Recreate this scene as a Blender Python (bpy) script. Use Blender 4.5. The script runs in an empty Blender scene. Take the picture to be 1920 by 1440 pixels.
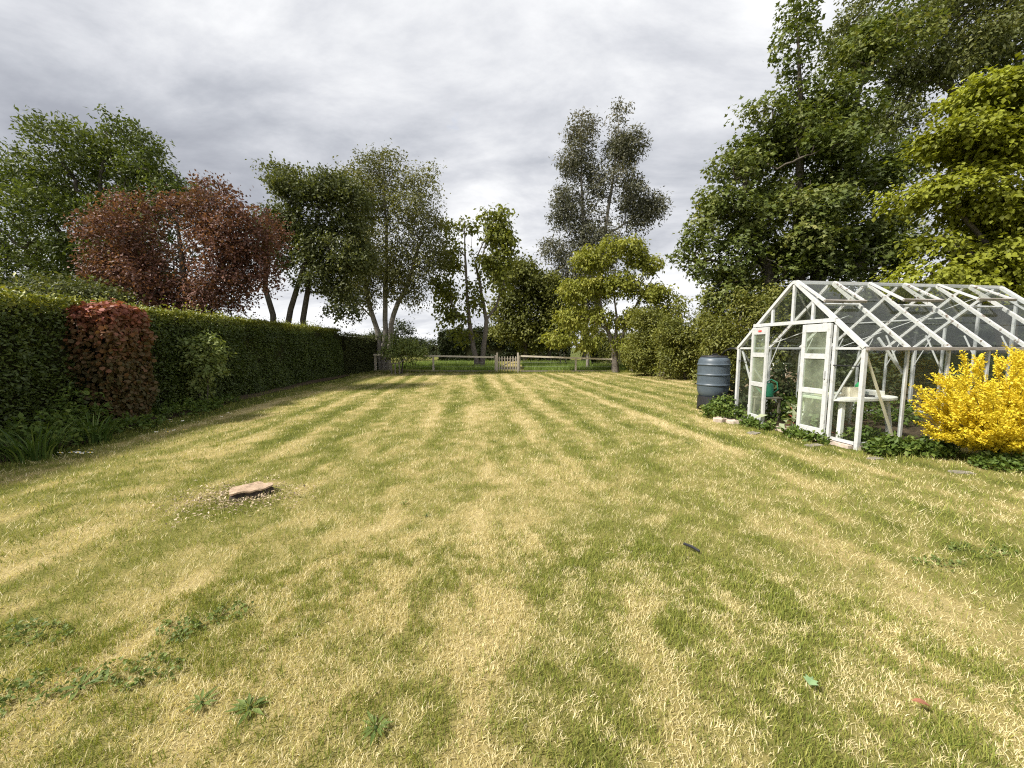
import bpy, math, random
import numpy as np
from mathutils import Vector, Matrix

random.seed(7)
RNG = np.random.default_rng(7)
S = bpy.context.scene
COL = S.collection

# ------------------------------------------------------------------ camera
CAM_H, F, PITCH = 1.5, 720.0, math.atan(68 / 720.0)
cam = bpy.data.objects.new('camera', bpy.data.cameras.new('camera'))
COL.objects.link(cam)
cam.location = (0, 0, CAM_H)
cam.rotation_euler = (math.pi / 2 - PITCH, 0, 0)
cam.data.sensor_width = 36
cam.data.lens = 36 * F / 1920
cam.data.clip_end = 6000
cam.data.clip_start = 0.05
S.camera = cam

# ------------------------------------------------------------------ world, sun, exposure
TO_SUN = Vector((-0.66, -0.32, 0.80)).normalized()
w = bpy.data.worlds.new('World'); S.world = w; w.use_nodes = True
nt = w.node_tree; nt.nodes.clear()
def N(t, **k):
    n = nt.nodes.new(t)
    for a, v in k.items(): setattr(n, a, v)
    return n
def LK(a, b): nt.links.new(a, b)
def math_node(op, a, b=None, clamp=False):
    n = N('ShaderNodeMath', operation=op, use_clamp=clamp)
    for i, v in enumerate((a, b)):
        if v is None: continue
        if isinstance(v, (int, float)): n.inputs[i].default_value = v
        else: LK(v, n.inputs[i])
    return n.outputs[0]
out = N('ShaderNodeOutputWorld')
sky = N('ShaderNodeTexSky', sky_type='NISHITA', sun_disc=False,
        sun_elevation=math.asin(TO_SUN.z), sun_rotation=math.atan2(TO_SUN.x, TO_SUN.y))
bg_sky = N('ShaderNodeBackground'); bg_sky.inputs[1].default_value = 0.10
LK(sky.outputs[0], bg_sky.inputs[0])
tc = N('ShaderNodeTexCoord')
nrm = N('ShaderNodeVectorMath', operation='NORMALIZE'); LK(tc.outputs['Generated'], nrm.inputs[0])
sp = N('ShaderNodeSeparateXYZ'); LK(nrm.outputs[0], sp.inputs[0])
zc = math_node('ADD', math_node('MAXIMUM', sp.outputs[2], 0.0), 0.26)
cb = N('ShaderNodeCombineXYZ')
LK(math_node('DIVIDE', sp.outputs[0], zc), cb.inputs[0]); LK(math_node('DIVIDE', sp.outputs[1], zc), cb.inputs[1])
def sky_noise(scale, detail, off, rough=0.55, dist=0.0, stretch=(1, 1, 1), rot=0.0):
    m = N('ShaderNodeMapping'); m.inputs['Location'].default_value = off
    m.inputs['Scale'].default_value = stretch; m.inputs['Rotation'].default_value = (0, 0, rot)
    LK(cb.outputs[0], m.inputs[0])
    n = N('ShaderNodeTexNoise'); n.inputs['Scale'].default_value = scale
    n.inputs['Detail'].default_value = detail; n.inputs['Roughness'].default_value = rough
    n.inputs['Distortion'].default_value = dist
    LK(m.outputs[0], n.inputs['Vector']); return n.outputs['Fac']
big = sky_noise(0.62, 3, (3.9, 1.2, 0.0), 0.5, 0.15, (1, 1.7, 1), 0.55)
mid = sky_noise(1.45, 8, (0.4, 5.2, 1.0), 0.60, 0.25, (1, 1.7, 1), 0.65)
fine = sky_noise(5.5, 5, (8.0, 2.0, 2.0), 0.55, 0.2)
dens = math_node('ADD', math_node('ADD', math_node('MULTIPLY', big, 0.55), math_node('MULTIPLY', mid, 0.56)), math_node('MULTIPLY', fine, 0.08))
# cloud sheet thins towards the horizon everywhere
elev = N('ShaderNodeMapRange'); elev.inputs[1].default_value = 0.0; elev.inputs[2].default_value = 0.30
elev.inputs[3].default_value = 0.14; elev.inputs[4].default_value = 0.0; elev.clamp = True
LK(sp.outputs[2], elev.inputs[0])
dens2 = math_node('ADD', dens, elev.outputs[0])
cr = N('ShaderNodeValToRGB'); LK(dens2, cr.inputs[0])
e = cr.color_ramp.elements
e[0].position = 0.46; e[0].color = (0.36, 0.378, 0.428, 1)
e[1].position = 0.76; e[1].color = (0.97, 0.97, 0.985, 1)
for p_, c_ in ((0.54, (0.48, 0.50, 0.548, 1)), (0.615, (0.64, 0.655, 0.695, 1)), (0.69, (0.82, 0.83, 0.85, 1))):
    q = e.new(p_); q.color = c_
bg_cl = N('ShaderNodeBackground'); bg_cl.inputs[1].default_value = 0.345
LK(cr.outputs[0], bg_cl.inputs[0])
gap = sky_noise(1.15, 5, (9.3, 3.9, 4.0), 0.55, 0.3)
gm = N('ShaderNodeMapRange'); gm.inputs[1].default_value = 0.69; gm.inputs[2].default_value = 0.79; gm.clamp = True
gm.inputs[3].default_value = 0.0; gm.inputs[4].default_value = 0.8
LK(gap, gm.inputs[0])
mx = N('ShaderNodeMixShader'); LK(gm.outputs[0], mx.inputs[0]); LK(bg_cl.outputs[0], mx.inputs[1]); LK(bg_sky.outputs[0], mx.inputs[2])
LK(mx.outputs[0], out.inputs[0])

sl = bpy.data.lights.new('sun', 'SUN'); sl.energy = 2.4; sl.angle = math.radians(7); sl.color = (1.0, 0.945, 0.85)
so = bpy.data.objects.new('sun', sl); COL.objects.link(so)
so.rotation_euler = (-TO_SUN).to_track_quat('-Z', 'Y').to_euler(); so.location = (-20, 5, 30)

S.view_settings.view_transform = 'Standard'; S.view_settings.look = 'None'
S.view_settings.exposure = 1.75; S.view_settings.gamma = 1.0; S.view_settings.use_curve_mapping = False
S.render.engine = 'CYCLES'
cy = S.cycles
cy.max_bounces = 6; cy.diffuse_bounces = 3; cy.glossy_bounces = 3; cy.transmission_bounces = 4
cy.transparent_max_bounces = 24; cy.caustics_reflective = False; cy.caustics_refractive = False
cy.use_denoising = False; cy.filter_width = 1.15
try:
    cy.denoiser = 'OPENIMAGEDENOISE'; cy.denoising_input_passes = 'RGB_ALBEDO_NORMAL'; cy.denoising_prefilter = 'ACCURATE'
except Exception: pass

# ------------------------------------------------------------------ helpers
_c, _s = math.cos(PITCH), math.sin(PITCH)
def at(px, py, Y):
    """survey point: picture bearing (px, py) at Y metres ahead"""
    u, v = (px - 960) / F, (720 - py) / F
    k = Y / (_c + v * _s)
    return Vector((u * k, Y, CAM_H + (v * _c - _s) * k))
def ground(px, py):
    u, v = (px - 960) / F, (720 - py) / F
    k = CAM_H / (_s - v * _c)
    return Vector((u * k, (_c + v * _s) * k, 0))

def tag(o, label=None, cat=None, group=None, kind=None):
    if label: o['label'] = label
    if cat: o['category'] = cat
    if group: o['group'] = group
    if kind: o['kind'] = kind
    return o
def empty(name, loc=(0, 0, 0), rz=0.0):
    o = bpy.data.objects.new(name, None); COL.objects.link(o)
    o.empty_display_size = 0.2; o.location = loc; o.rotation_euler = (0, 0, rz); return o
def link(name, me, mat=None, parent=None, smooth=False):
    if mat is not None and not me.materials: me.materials.append(mat)
    o = bpy.data.objects.new(name, me); COL.objects.link(o)
    if parent is not None: o.parent = parent
    if smooth: me.polygons.foreach_set('use_smooth', np.ones(len(me.polygons), bool))
    return o
def mesh(name, V, Fc):
    me = bpy.data.meshes.new(name); me.from_pydata([tuple(map(float, v)) for v in V], [], [tuple(map(int, f)) for f in Fc])
    me.update(); return me
def big_mesh(name, V, T, attrs=None):
    """numpy verts (n,3), faces (m,k) of one size k"""
    me = bpy.data.meshes.new(name); V = np.asarray(V, np.float32); T = np.asarray(T, np.int32)
    n, (m, k) = len(V), T.shape
    me.vertices.add(n); me.vertices.foreach_set('co', V.ravel())
    me.loops.add(m * k); me.loops.foreach_set('vertex_index', T.ravel())
    me.polygons.add(m); me.polygons.foreach_set('loop_start', np.arange(0, m * k, k, dtype=np.int32))
    me.polygons.foreach_set('loop_total', np.full(m, k, np.int32))
    for a, v in (attrs or {}).items():
        at_ = me.attributes.new(a, 'FLOAT', 'POINT'); at_.data.foreach_set('value', np.asarray(v, np.float32))
    me.update(calc_edges=True); return me

class MB:
    """collects simple solids into one mesh"""
    def __init__(s): s.v, s.f = [], []
    def add(s, V, Fc):
        b = len(s.v); s.v += [Vector(x) for x in V]; s.f += [tuple(b + i for i in f) for f in Fc]; return s
    def box(s, lo, hi, cham=0.0):
        (x0, y0, z0), (x1, y1, z1) = lo, hi
        if cham <= 0:
            return s.add([(x0,y0,z0),(x1,y0,z0),(x1,y1,z0),(x0,y1,z0),(x0,y0,z1),(x1,y0,z1),(x1,y1,z1),(x0,y1,z1)],
                         [(0,3,2,1),(4,5,6,7),(0,1,5,4),(1,2,6,5),(2,3,7,6),(3,0,4,7)])
        c = cham
        V, Fc = [], []
        for z, i in ((z0, c), (z0 + c, 0), (z1 - c, 0), (z1, c)):
            V += [(x0+i+0,y0+i,z),(x1-i,y0+i,z),(x1-i,y1-i,z),(x0+i,y1-i,z)]
        for k in range(3):
            for j in range(4): Fc.append((4*k+j, 4*k+(j+1)%4, 4*k+4+(j+1)%4, 4*k+4+j))
        Fc += [(3,2,1,0),(12,13,14,15)]
        return s.add(V, Fc)
    def bar(s, p, q, a, b, up=(0, 0, 1)):
        """rectangular bar p->q; a across, b along 'up'"""
        p, q = Vector(p), Vector(q); d = (q - p).normalized(); u = Vector(up)
        if abs(d.dot(u)) > 0.98: u = Vector((1, 0, 0))
        sd = d.cross(u).normalized(); u = sd.cross(d).normalized()
        V = [c + sd * i * a / 2 + u * j * b / 2 for c in (p, q) for i, j in ((-1,-1),(1,-1),(1,1),(-1,1))]
        return s.add(V, [(0,3,2,1),(4,5,6,7),(0,1,5,4),(1,2,6,5),(2,3,7,6),(3,0,4,7)])
    def tube(s, pts, rad, n=6, cap=True):
        pts = [Vector(p) for p in pts]; m = len(pts); V, Fc = [], []
        prev = None
        for i, p in enumerate(pts):
            d = (pts[min(i+1, m-1)] - pts[max(i-1, 0)])
            d = d.normalized() if d.length > 1e-9 else Vector((0, 0, 1))
            if prev is None:
                sd = d.cross(Vector((0.31, 0.95, 0.05))).normalized()
            else:
                sd = (prev - d * prev.dot(d)); sd = sd.normalized() if sd.length > 1e-6 else d.orthogonal().normalized()
            prev = sd; u = d.cross(sd)
            r = rad[i] if hasattr(rad, '__len__') else rad
            for k in range(n):
                t = 2 * math.pi * k / n
                V.append(p + sd * (r * math.cos(t)) + u * (r * math.sin(t)))
        for i in range(m - 1):
            for k in range(n): Fc.append((i*n+k, i*n+(k+1)%n, (i+1)*n+(k+1)%n, (i+1)*n+k))
        if cap: Fc += [tuple(range(n))[::-1], tuple((m-1)*n+k for k in range(n))]
        return s.add(V, Fc)
    def lathe(s, prof, n=32, c=(0, 0, 0)):
        V = [(c[0]+r*math.cos(2*math.pi*k/n), c[1]+r*math.sin(2*math.pi*k/n), c[2]+z) for r, z in prof for k in range(n)]
        Fc = [(i*n+k, i*n+(k+1)%n, (i+1)*n+(k+1)%n, (i+1)*n+k) for i in range(len(prof)-1) for k in range(n)]
        return s.add(V, Fc)
    def build(s, name, mat, parent=None, smooth=False):
        return link(name, mesh(name, s.v, s.f), mat, parent, smooth)

# value noise in numpy (for real variation: height, dryness, leaf tint)
_T = RNG.random((256, 256))
def vnoise(x, y):
    x = np.asarray(x, float); y = np.asarray(y, float)
    xi, yi = np.floor(x).astype(int), np.floor(y).astype(int); fx, fy = x - xi, y - yi
    fx, fy = fx*fx*(3-2*fx), fy*fy*(3-2*fy)
    g = lambda a, b: _T[a & 255, b & 255]
    return (g(xi,yi)*(1-fx)+g(xi+1,yi)*fx)*(1-fy)+(g(xi,yi+1)*(1-fx)+g(xi+1,yi+1)*fx)*fy
def fbm(x, y, o=3):
    r, a, t = 0, 1.0, 0
    for i in range(o):
        r = r + a*vnoise(x*2**i+17.3*i, y*2**i+5.1*i); t += a; a *= 0.5
    return r / t

# ------------------------------------------------------------------ materials
def new_mat(name):
    m = bpy.data.materials.new(name); m.use_nodes = True; n = m.node_tree; n.nodes.clear(); return m, n
def ramp(n, fac, stops):
    r = n.nodes.new('ShaderNodeValToRGB'); n.links.new(fac, r.inputs[0]); e = r.color_ramp.elements
    while len(e) > 1: e.remove(e[-1])
    e[0].position = stops[0][0]; e[0].color = (*stops[0][1], 1)
    for p, c in stops[1:]: q = e.new(p); q.color = (*c, 1)
    return r.outputs[0]
def leaf_mat(name, stops, trans=0.3, rough=0.55, spec=0.25, warm=1.25):
    m, n = new_mat(name)
    a = n.nodes.new('ShaderNodeAttribute'); a.attribute_name = 'tint'
    c = ramp(n, a.outputs['Fac'], stops)
    p = n.nodes.new('ShaderNodeBsdfPrincipled'); p.inputs['Roughness'].default_value = rough
    p.inputs['Specular IOR Level'].default_value = spec; n.links.new(c, p.inputs['Base Color'])
    t = n.nodes.new('ShaderNodeBsdfTranslucent')
    mm = n.nodes.new('ShaderNodeMix'); mm.data_type = 'RGBA'; mm.blend_type = 'MULTIPLY'; mm.inputs[0].default_value = 1
    n.links.new(c, mm.inputs[6]); mm.inputs[7].default_value = (warm, warm*0.98, 0.55, 1); n.links.new(mm.outputs[2], t.inputs[0])
    x = n.nodes.new('ShaderNodeMixShader'); x.inputs[0].default_value = trans
    n.links.new(p.outputs[0], x.inputs[1]); n.links.new(t.outputs[0], x.inputs[2])
    o = n.nodes.new('ShaderNodeOutputMaterial'); n.links.new(x.outputs[0], o.inputs[0]); return m
def surf_mat(name, c0, c1, scale=8, rough=0.7, spec=0.3, bump=0.2, stretch=(1, 1, 1), detail=5, lo=0.3, hi=0.7, metal=0.0, c2=None):
    m, n = new_mat(name)
    tcn = n.nodes.new('ShaderNodeTexCoord'); mp = n.nodes.new('ShaderNodeMapping'); mp.inputs['Scale'].default_value = stretch
    n.links.new(tcn.outputs['Object'], mp.inputs[0])
    nz = n.nodes.new('ShaderNodeTexNoise'); nz.inputs['Scale'].default_value = scale; nz.inputs['Detail'].default_value = detail
    nz.inputs['Roughness'].default_value = 0.65; n.links.new(mp.outputs[0], nz.inputs['Vector'])
    st = [(lo, c0), (hi, c1)] + ([(min(hi + 0.08, 1.0), c2)] if c2 else [])
    c = ramp(n, nz.outputs['Fac'], st)
    p = n.nodes.new('ShaderNodeBsdfPrincipled'); p.inputs['Roughness'].default_value = rough
    p.inputs['Specular IOR Level'].default_value = spec; p.inputs['Metallic'].default_value = metal
    n.links.new(c, p.inputs['Base Color'])
    if bump:
        b = n.nodes.new('ShaderNodeBump'); b.inputs['Strength'].default_value = bump; b.inputs['Distance'].default_value = 0.02
        n.links.new(nz.outputs['Fac'], b.inputs['Height']); n.links.new(b.outputs[0], p.inputs['Normal'])
    o = n.nodes.new('ShaderNodeOutputMaterial'); n.links.new(p.outputs[0], o.inputs[0]); return m
def glass_mat(name, haze, tintc=(0.96, 0.97, 0.965), dirt=(0.42, 0.45, 0.36)):
    m, n = new_mat(name)
    tr = n.nodes.new('ShaderNodeBsdfTransparent'); tr.inputs[0].default_value = (*tintc, 1)
    gl = n.nodes.new('ShaderNodeBsdfGlossy'); gl.inputs['Roughness'].default_value = 0.03
    lw = n.nodes.new('ShaderNodeLayerWeight'); pw = n.nodes.new('ShaderNodeMath'); pw.operation = 'POWER'; pw.inputs[1].default_value = 4.0
    n.links.new(lw.outputs['Facing'], pw.inputs[0])
    fr = n.nodes.new('ShaderNodeMath'); fr.operation = 'MULTIPLY_ADD'; fr.inputs[1].default_value = 0.35; fr.inputs[2].default_value = 0.010
    n.links.new(pw.outputs[0], fr.inputs[0])
    x = n.nodes.new('ShaderNodeMixShader'); n.links.new(fr.outputs[0], x.inputs[0]); n.links.new(tr.outputs[0], x.inputs[1]); n.links.new(gl.outputs[0], x.inputs[2])
    df = n.nodes.new('ShaderNodeBsdfDiffuse'); df.inputs[0].default_value = (*dirt, 1)
    tl = n.nodes.new('ShaderNodeBsdfTranslucent'); tl.inputs[0].default_value = (*dirt, 1)
    ds = n.nodes.new('ShaderNodeMixShader'); ds.inputs[0].default_value = 0.4; n.links.new(df.outputs[0], ds.inputs[1]); n.links.new(tl.outputs[0], ds.inputs[2])
    g = n.nodes.new('ShaderNodeNewGeometry')
    nz = n.nodes.new('ShaderNodeTexNoise'); nz.inputs['Scale'].default_value = 2.6; nz.inputs['Detail'].default_value = 6; nz.inputs['Roughness'].default_value = 0.62
    n.links.new(g.outputs['Position'], nz.inputs['Vector'])
    mr = n.nodes.new('ShaderNodeMapRange'); mr.inputs[1].default_value = 0.3; mr.inputs[2].default_value = 0.75
    mr.inputs[3].default_value = haze*0.35; mr.inputs[4].default_value = haze*1.8; n.links.new(nz.outputs['Fac'], mr.inputs[0])
    y = n.nodes.new('ShaderNodeMixShader'); n.links.new(mr.outputs[0], y.inputs[0]); n.links.new(x.outputs[0], y.inputs[1]); n.links.new(ds.outputs[0], y.inputs[2])
    o = n.nodes.new('ShaderNodeOutputMaterial'); n.links.new(y.outputs[0], o.inputs[0]); return m

M = {}
M['paint'] = surf_mat('white_paint', (0.36, 0.37, 0.36), (0.52, 0.53, 0.53), 14, 0.45, 0.4, 0.05, lo=0.25, hi=0.5)
M['paint_worn'] = surf_mat('worn_white_paint', (0.44, 0.44, 0.43), (0.55, 0.55, 0.54), 14, 0.5, 0.4, 0.1, lo=0.3, hi=0.56, c2=(0.14, 0.10, 0.075))
M['alu'] = surf_mat('aluminium', (0.36, 0.37, 0.37), (0.52, 0.53, 0.53), 12, 0.4, 0.5, 0.05)
M['gutter'] = surf_mat('gutter', (0.10, 0.085, 0.07), (0.40, 0.37, 0.34), 6, 0.6, 0.3, 0.2, stretch=(0.4, 2, 2))
M['black'] = surf_mat('black_plastic', (0.012, 0.013, 0.015), (0.03, 0.03, 0.033), 20, 0.5, 0.4, 0.05)
M['butt'] = surf_mat('blue_grey_plastic', (0.060, 0.080, 0.100), (0.086, 0.110, 0.134), 6, 0.42, 0.45, 0.03)
M['pale_wood'] = surf_mat('weathered_timber', (0.38, 0.33, 0.26), (0.60, 0.54, 0.46), 10, 0.8, 0.15, 0.35, stretch=(6, 6, 0.7))
M['rail_wood'] = surf_mat('weathered_rail', (0.42, 0.37, 0.29), (0.66, 0.60, 0.51), 8, 0.8, 0.15, 0.35, stretch=(0.8, 6, 6))
M['grey_wood'] = surf_mat('grey_stake', (0.13, 0.11, 0.085), (0.30, 0.27, 0.22), 10, 0.85, 0.1, 0.4, stretch=(5, 5, 0.7))
M['bark'] = surf_mat('bark', (0.045, 0.038, 0.030), (0.16, 0.14, 0.115), 7, 0.9, 0.1, 0.8, stretch=(3, 3, 0.6))
M['bark_pale'] = surf_mat('pale_bark', (0.10, 0.09, 0.075), (0.34, 0.31, 0.27), 6, 0.85, 0.15, 0.6, stretch=(2.5, 2.5, 0.8))
M['bark_cherry'] = surf_mat('cherry_bark', (0.085, 0.07, 0.06), (0.24, 0.21, 0.18), 8, 0.8, 0.2, 0.6, stretch=(1, 1, 4))
M['white_plastic'] = surf_mat('white_plastic', (0.66, 0.66, 0.62), (0.80, 0.80, 0.77), 6, 0.4, 0.4, 0.02)
M['cream'] = surf_mat('cream_card', (0.66, 0.60, 0.46), (0.74, 0.69, 0.56), 9, 0.7, 0.2, 0.03)
M['green_card'] = surf_mat('green_pack', (0.015, 0.25, 0.085), (0.03, 0.33, 0.12), 5, 0.4, 0.4, 0.02)
M['red'] = surf_mat('red_sticker', (0.70, 0.06, 0.05), (0.78, 0.09, 0.07), 20, 0.5, 0.3, 0.0)
M['slab'] = surf_mat('pinkish_concrete', (0.36, 0.29, 0.24), (0.60, 0.51, 0.43), 14, 0.9, 0.1, 0.4)
M['stone'] = surf_mat('grey_stone', (0.14, 0.125, 0.10), (0.30, 0.27, 0.22), 12, 0.9, 0.1, 0.5)
M['soil'] = surf_mat('soil', (0.035, 0.026, 0.018), (0.12, 0.09, 0.06), 9, 0.95, 0.05, 0.9)
M['compost'] = surf_mat('compost', (0.09, 0.065, 0.04), (0.22, 0.165, 0.11), 7, 0.95, 0.05, 0.9)
M['stump_top'] = surf_mat('cut_wood', (0.24, 0.16, 0.105), (0.60, 0.46, 0.33), 17, 0.85, 0.15, 0.9, stretch=(1, 3.5, 1))
M['stump_bark'] = surf_mat('stump_bark', (0.025, 0.020, 0.017), (0.09, 0.07, 0.06), 14, 0.95, 0.1, 1.0)
M['glass'] = glass_mat('greenhouse_glass', 0.016, dirt=(0.40, 0.45, 0.32))
M['glass_door'] = glass_mat('algae_glass', 0.20, (0.9, 0.95, 0.9), (0.58, 0.62, 0.48))
M['metal'] = surf_mat('galvanised', (0.30, 0.31, 0.32), (0.5, 0.5, 0.51), 9, 0.45, 0.5, 0.05)

# leaf palettes
G = lambda *s: list(s)
M['ash'] = leaf_mat('ash_leaf', G((0, (0.050, 0.072, 0.018)), (0.5, (0.095, 0.125, 0.028)), (1, (0.16, 0.185, 0.045))))
M['plum'] = leaf_mat('plum_leaf', G((0, (0.075, 0.043, 0.034)), (0.5, (0.135, 0.066, 0.050)), (0.88, (0.240, 0.112, 0.085)), (0.95, (0.12, 0.11, 0.04)), (1, (0.16, 0.16, 0.05))), warm=1.3)
M['alder'] = leaf_mat('alder_leaf', G((0, (0.055, 0.072, 0.026)), (0.6, (0.105, 0.120, 0.040)), (1, (0.19, 0.195, 0.075))))
M['birch'] = leaf_mat('birch_leaf', G((0, (0.070, 0.080, 0.026)), (0.6, (0.135, 0.140, 0.045)), (1, (0.22, 0.21, 0.075))))
M['catalpa'] = leaf_mat('catalpa_leaf', G((0, (0.085, 0.105, 0.02)), (0.6, (0.17, 0.19, 0.03)), (1, (0.28, 0.28, 0.06))), trans=0.4)
M['lime'] = leaf_mat('lime_leaf', G((0, (0.070, 0.085, 0.018)), (0.6, (0.135, 0.145, 0.030)), (1, (0.21, 0.21, 0.055))))
M['euca'] = leaf_mat('eucalyptus_leaf', G((0, (0.070, 0.076, 0.048)), (0.6, (0.125, 0.125, 0.080)), (1, (0.21, 0.185, 0.125))), trans=0.2)
M['cherry'] = leaf_mat('cherry_leaf', G((0, (0.13, 0.15, 0.022)), (0.6, (0.26, 0.275, 0.045)), (1, (0.42, 0.39, 0.10))), trans=0.38)
M['sycamore'] = leaf_mat('sycamore_leaf', G((0, (0.055, 0.080, 0.016)), (0.5, (0.110, 0.140, 0.027)), (0.85, (0.20, 0.215, 0.055)), (1, (0.29, 0.26, 0.085))), spec=0.35)
M['robinia'] = leaf_mat('tall_tree_leaf', G((0, (0.055, 0.072, 0.020)), (0.6, (0.115, 0.130, 0.040)), (1, (0.20, 0.20, 0.075))))
M['golden'] = leaf_mat('golden_maple_leaf', G((0, (0.085, 0.110, 0.014)), (0.4, (0.20, 0.215, 0.022)), (0.75, (0.31, 0.345, 0.042)), (1, (0.47, 0.47, 0.08))), trans=0.35)
M['laurel'] = leaf_mat('laurel_leaf', G((0, (0.075, 0.095, 0.016)), (0.6, (0.165, 0.175, 0.032)), (1, (0.29, 0.28, 0.065))), spec=0.4)
M['dark'] = leaf_mat('dark_leaf_and_shade', G((0, (0.022, 0.032, 0.012)), (0.7, (0.050, 0.064, 0.022)), (1, (0.10, 0.115, 0.04))))  # dark foliage; its colour also holds the tree shade behind the greenhouse
M['hedge'] = leaf_mat('hedge_leaf', G((0, (0.038, 0.060, 0.013)), (0.45, (0.085, 0.118, 0.022)), (0.75, (0.165, 0.19, 0.033)), (1, (0.36, 0.35, 0.055))), spec=0.4, rough=0.5, trans=0.22)
M['smoke'] = leaf_mat('red_shrub_leaf', G((0, (0.085, 0.072, 0.028)), (0.35, (0.17, 0.090, 0.042)), (0.6, (0.25, 0.095, 0.060)), (1, (0.38, 0.135, 0.11))), trans=0.25)
M['young'] = leaf_mat('pale_shrub_leaf', G((0, (0.10, 0.14, 0.04)), (0.5, (0.21, 0.26, 0.08)), (1, (0.38, 0.40, 0.16))))
M['weed'] = leaf_mat('weed_leaf', G((0, (0.055, 0.090, 0.018)), (0.6, (0.105, 0.160, 0.030)), (1, (0.21, 0.25, 0.06))))
M['rosette'] = leaf_mat('rosette_leaf', G((0, (0.075, 0.12, 0.025)), (1, (0.17, 0.22, 0.06))))
M['clover'] = leaf_mat('clover_leaf', G((0, (0.095, 0.14, 0.035)), (1, (0.21, 0.26, 0.075))))
M['strap'] = leaf_mat('strap_leaf', G((0, (0.045, 0.085, 0.016)), (0.6, (0.09, 0.15, 0.03)), (1, (0.20, 0.25, 0.06))), spec=0.4)
M['yellow'] = leaf_mat('golden_shrub_leaf', G((0, (0.46, 0.37, 0.025)), (0.3, (0.74, 0.60, 0.045)), (0.85, (0.90, 0.75, 0.08)), (1, (0.88, 0.62, 0.08))), trans=0.30, warm=1.05)
M['silver'] = leaf_mat('silver_leaf', G((0, (0.16, 0.20, 0.10)), (1, (0.42, 0.46, 0.30))))
M['twig_red'] = leaf_mat('red_twig', G((0, (0.22, 0.05, 0.035)), (1, (0.40, 0.12, 0.08))), trans=0.05)
GRASS_STOPS = [(0.0, (0.125, 0.172, 0.032)), (0.22, (0.225, 0.262, 0.052)), (0.45, (0.365, 0.368, 0.090)),
               (0.62, (0.51, 0.465, 0.19)), (0.80, (0.69, 0.60, 0.335)), (1.0, (0.84, 0.75, 0.50))]
M['grass'] = leaf_mat('grass_blade', GRASS_STOPS, trans=0.30, rough=0.6, spec=0.2, warm=1.15)
M['long_grass'] = leaf_mat('long_grass_blade', G((0, (0.11, 0.17, 0.035)), (0.6, (0.19, 0.26, 0.06)), (1, (0.32, 0.36, 0.11))), trans=0.35)
M['chip'] = leaf_mat('wood_chip', G((0, (0.10, 0.075, 0.05)), (0.5, (0.34, 0.26, 0.17)), (1, (0.62, 0.51, 0.36))), trans=0.05)
M['petal'] = surf_mat('white_petal', (0.80, 0.80, 0.78), (0.85, 0.85, 0.83), 9, 0.6, 0.2, 0.0)
M['daisy_eye'] = surf_mat('daisy_eye', (0.70, 0.48, 0.03), (0.8, 0.55, 0.04), 9, 0.6, 0.2, 0.0)
M['dry_leaf'] = surf_mat('dry_red_leaf', (0.22, 0.085, 0.05), (0.32, 0.14, 0.08), 30, 0.6, 0.3, 0.1)
M['pale_leaf'] = surf_mat('pale_green_leaf', (0.13, 0.21, 0.09), (0.20, 0.29, 0.14), 30, 0.6, 0.3, 0.1)

# ------------------------------------------------------------------ ground and lawn
DRX = -0.11            # mowing direction leans a touch to the left
def uw(x, y): return x - DRX * y, y
def dryness(x, y):
    u, v = uw(x, y)
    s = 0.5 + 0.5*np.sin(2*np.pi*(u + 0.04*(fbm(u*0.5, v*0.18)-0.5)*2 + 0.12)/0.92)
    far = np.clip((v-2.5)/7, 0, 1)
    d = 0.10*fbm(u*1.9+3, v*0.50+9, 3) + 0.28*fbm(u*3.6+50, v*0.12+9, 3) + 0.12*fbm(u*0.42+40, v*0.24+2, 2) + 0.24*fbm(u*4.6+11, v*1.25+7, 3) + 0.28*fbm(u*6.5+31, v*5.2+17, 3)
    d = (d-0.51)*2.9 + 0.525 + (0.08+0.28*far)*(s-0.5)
    d = 0.05 + 0.92*np.clip(d, 0, 1)
    d -= 0.62*np.clip((-u-5.5)/1.1, 0, 1) - 0.10*np.clip((v-13)/8, 0, 1)
    d -= 0.35*np.clip((v-21.8)/1.6, 0, 1)
    # less dry, greener grass in a strip by the greenhouse
    gx = np.clip(1-np.hypot((x-5.2)/1.0, (y-6.6)/2.4), 0, 1); d -= 0.5*gx
    d += 0.45*np.exp(-(((x+2.62)/0.50)**2+((y-3.95)/0.36)**2))
    return np.clip(d, 0.0, 1.0)
def ground_z(x, y):
    return 0.05*(fbm(np.asarray(x)*0.35+60, np.asarray(y)*0.35+30, 2)-0.5) * np.clip((np.hypot(x, y))/4, 0, 1)

gr_m, n_ = new_mat('meadow_ground')
g_ = n_.nodes.new('ShaderNodeNewGeometry'); z_ = n_.nodes.new('ShaderNodeTexNoise'); z_.inputs['Scale'].default_value = 0.6; z_.inputs['Detail'].default_value = 8
n_.links.new(g_.outputs['Position'], z_.inputs['Vector'])
c_ = ramp(n_, z_.outputs['Fac'], [(0.3, (0.05, 0.06, 0.018)), (0.55, (0.10, 0.115, 0.03)), (0.75, (0.15, 0.14, 0.05))])
p_ = n_.nodes.new('ShaderNodeBsdfPrincipled'); p_.inputs['Roughness'].default_value = 0.95; p_.inputs['Specular IOR Level'].default_value = 0.05
n_.links.new(c_, p_.inputs['Base Color']); o_ = n_.nodes.new('ShaderNodeOutputMaterial'); n_.links.new(p_.outputs[0], o_.inputs[0])
go = MB().add([(-2500, -60, -0.06), (2500, -60, -0.06), (2500, 4500, -0.06), (-2500, 4500, -0.06)], [(0, 1, 2, 3)]).build('ground', gr_m)
tag(go, kind='structure')

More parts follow.
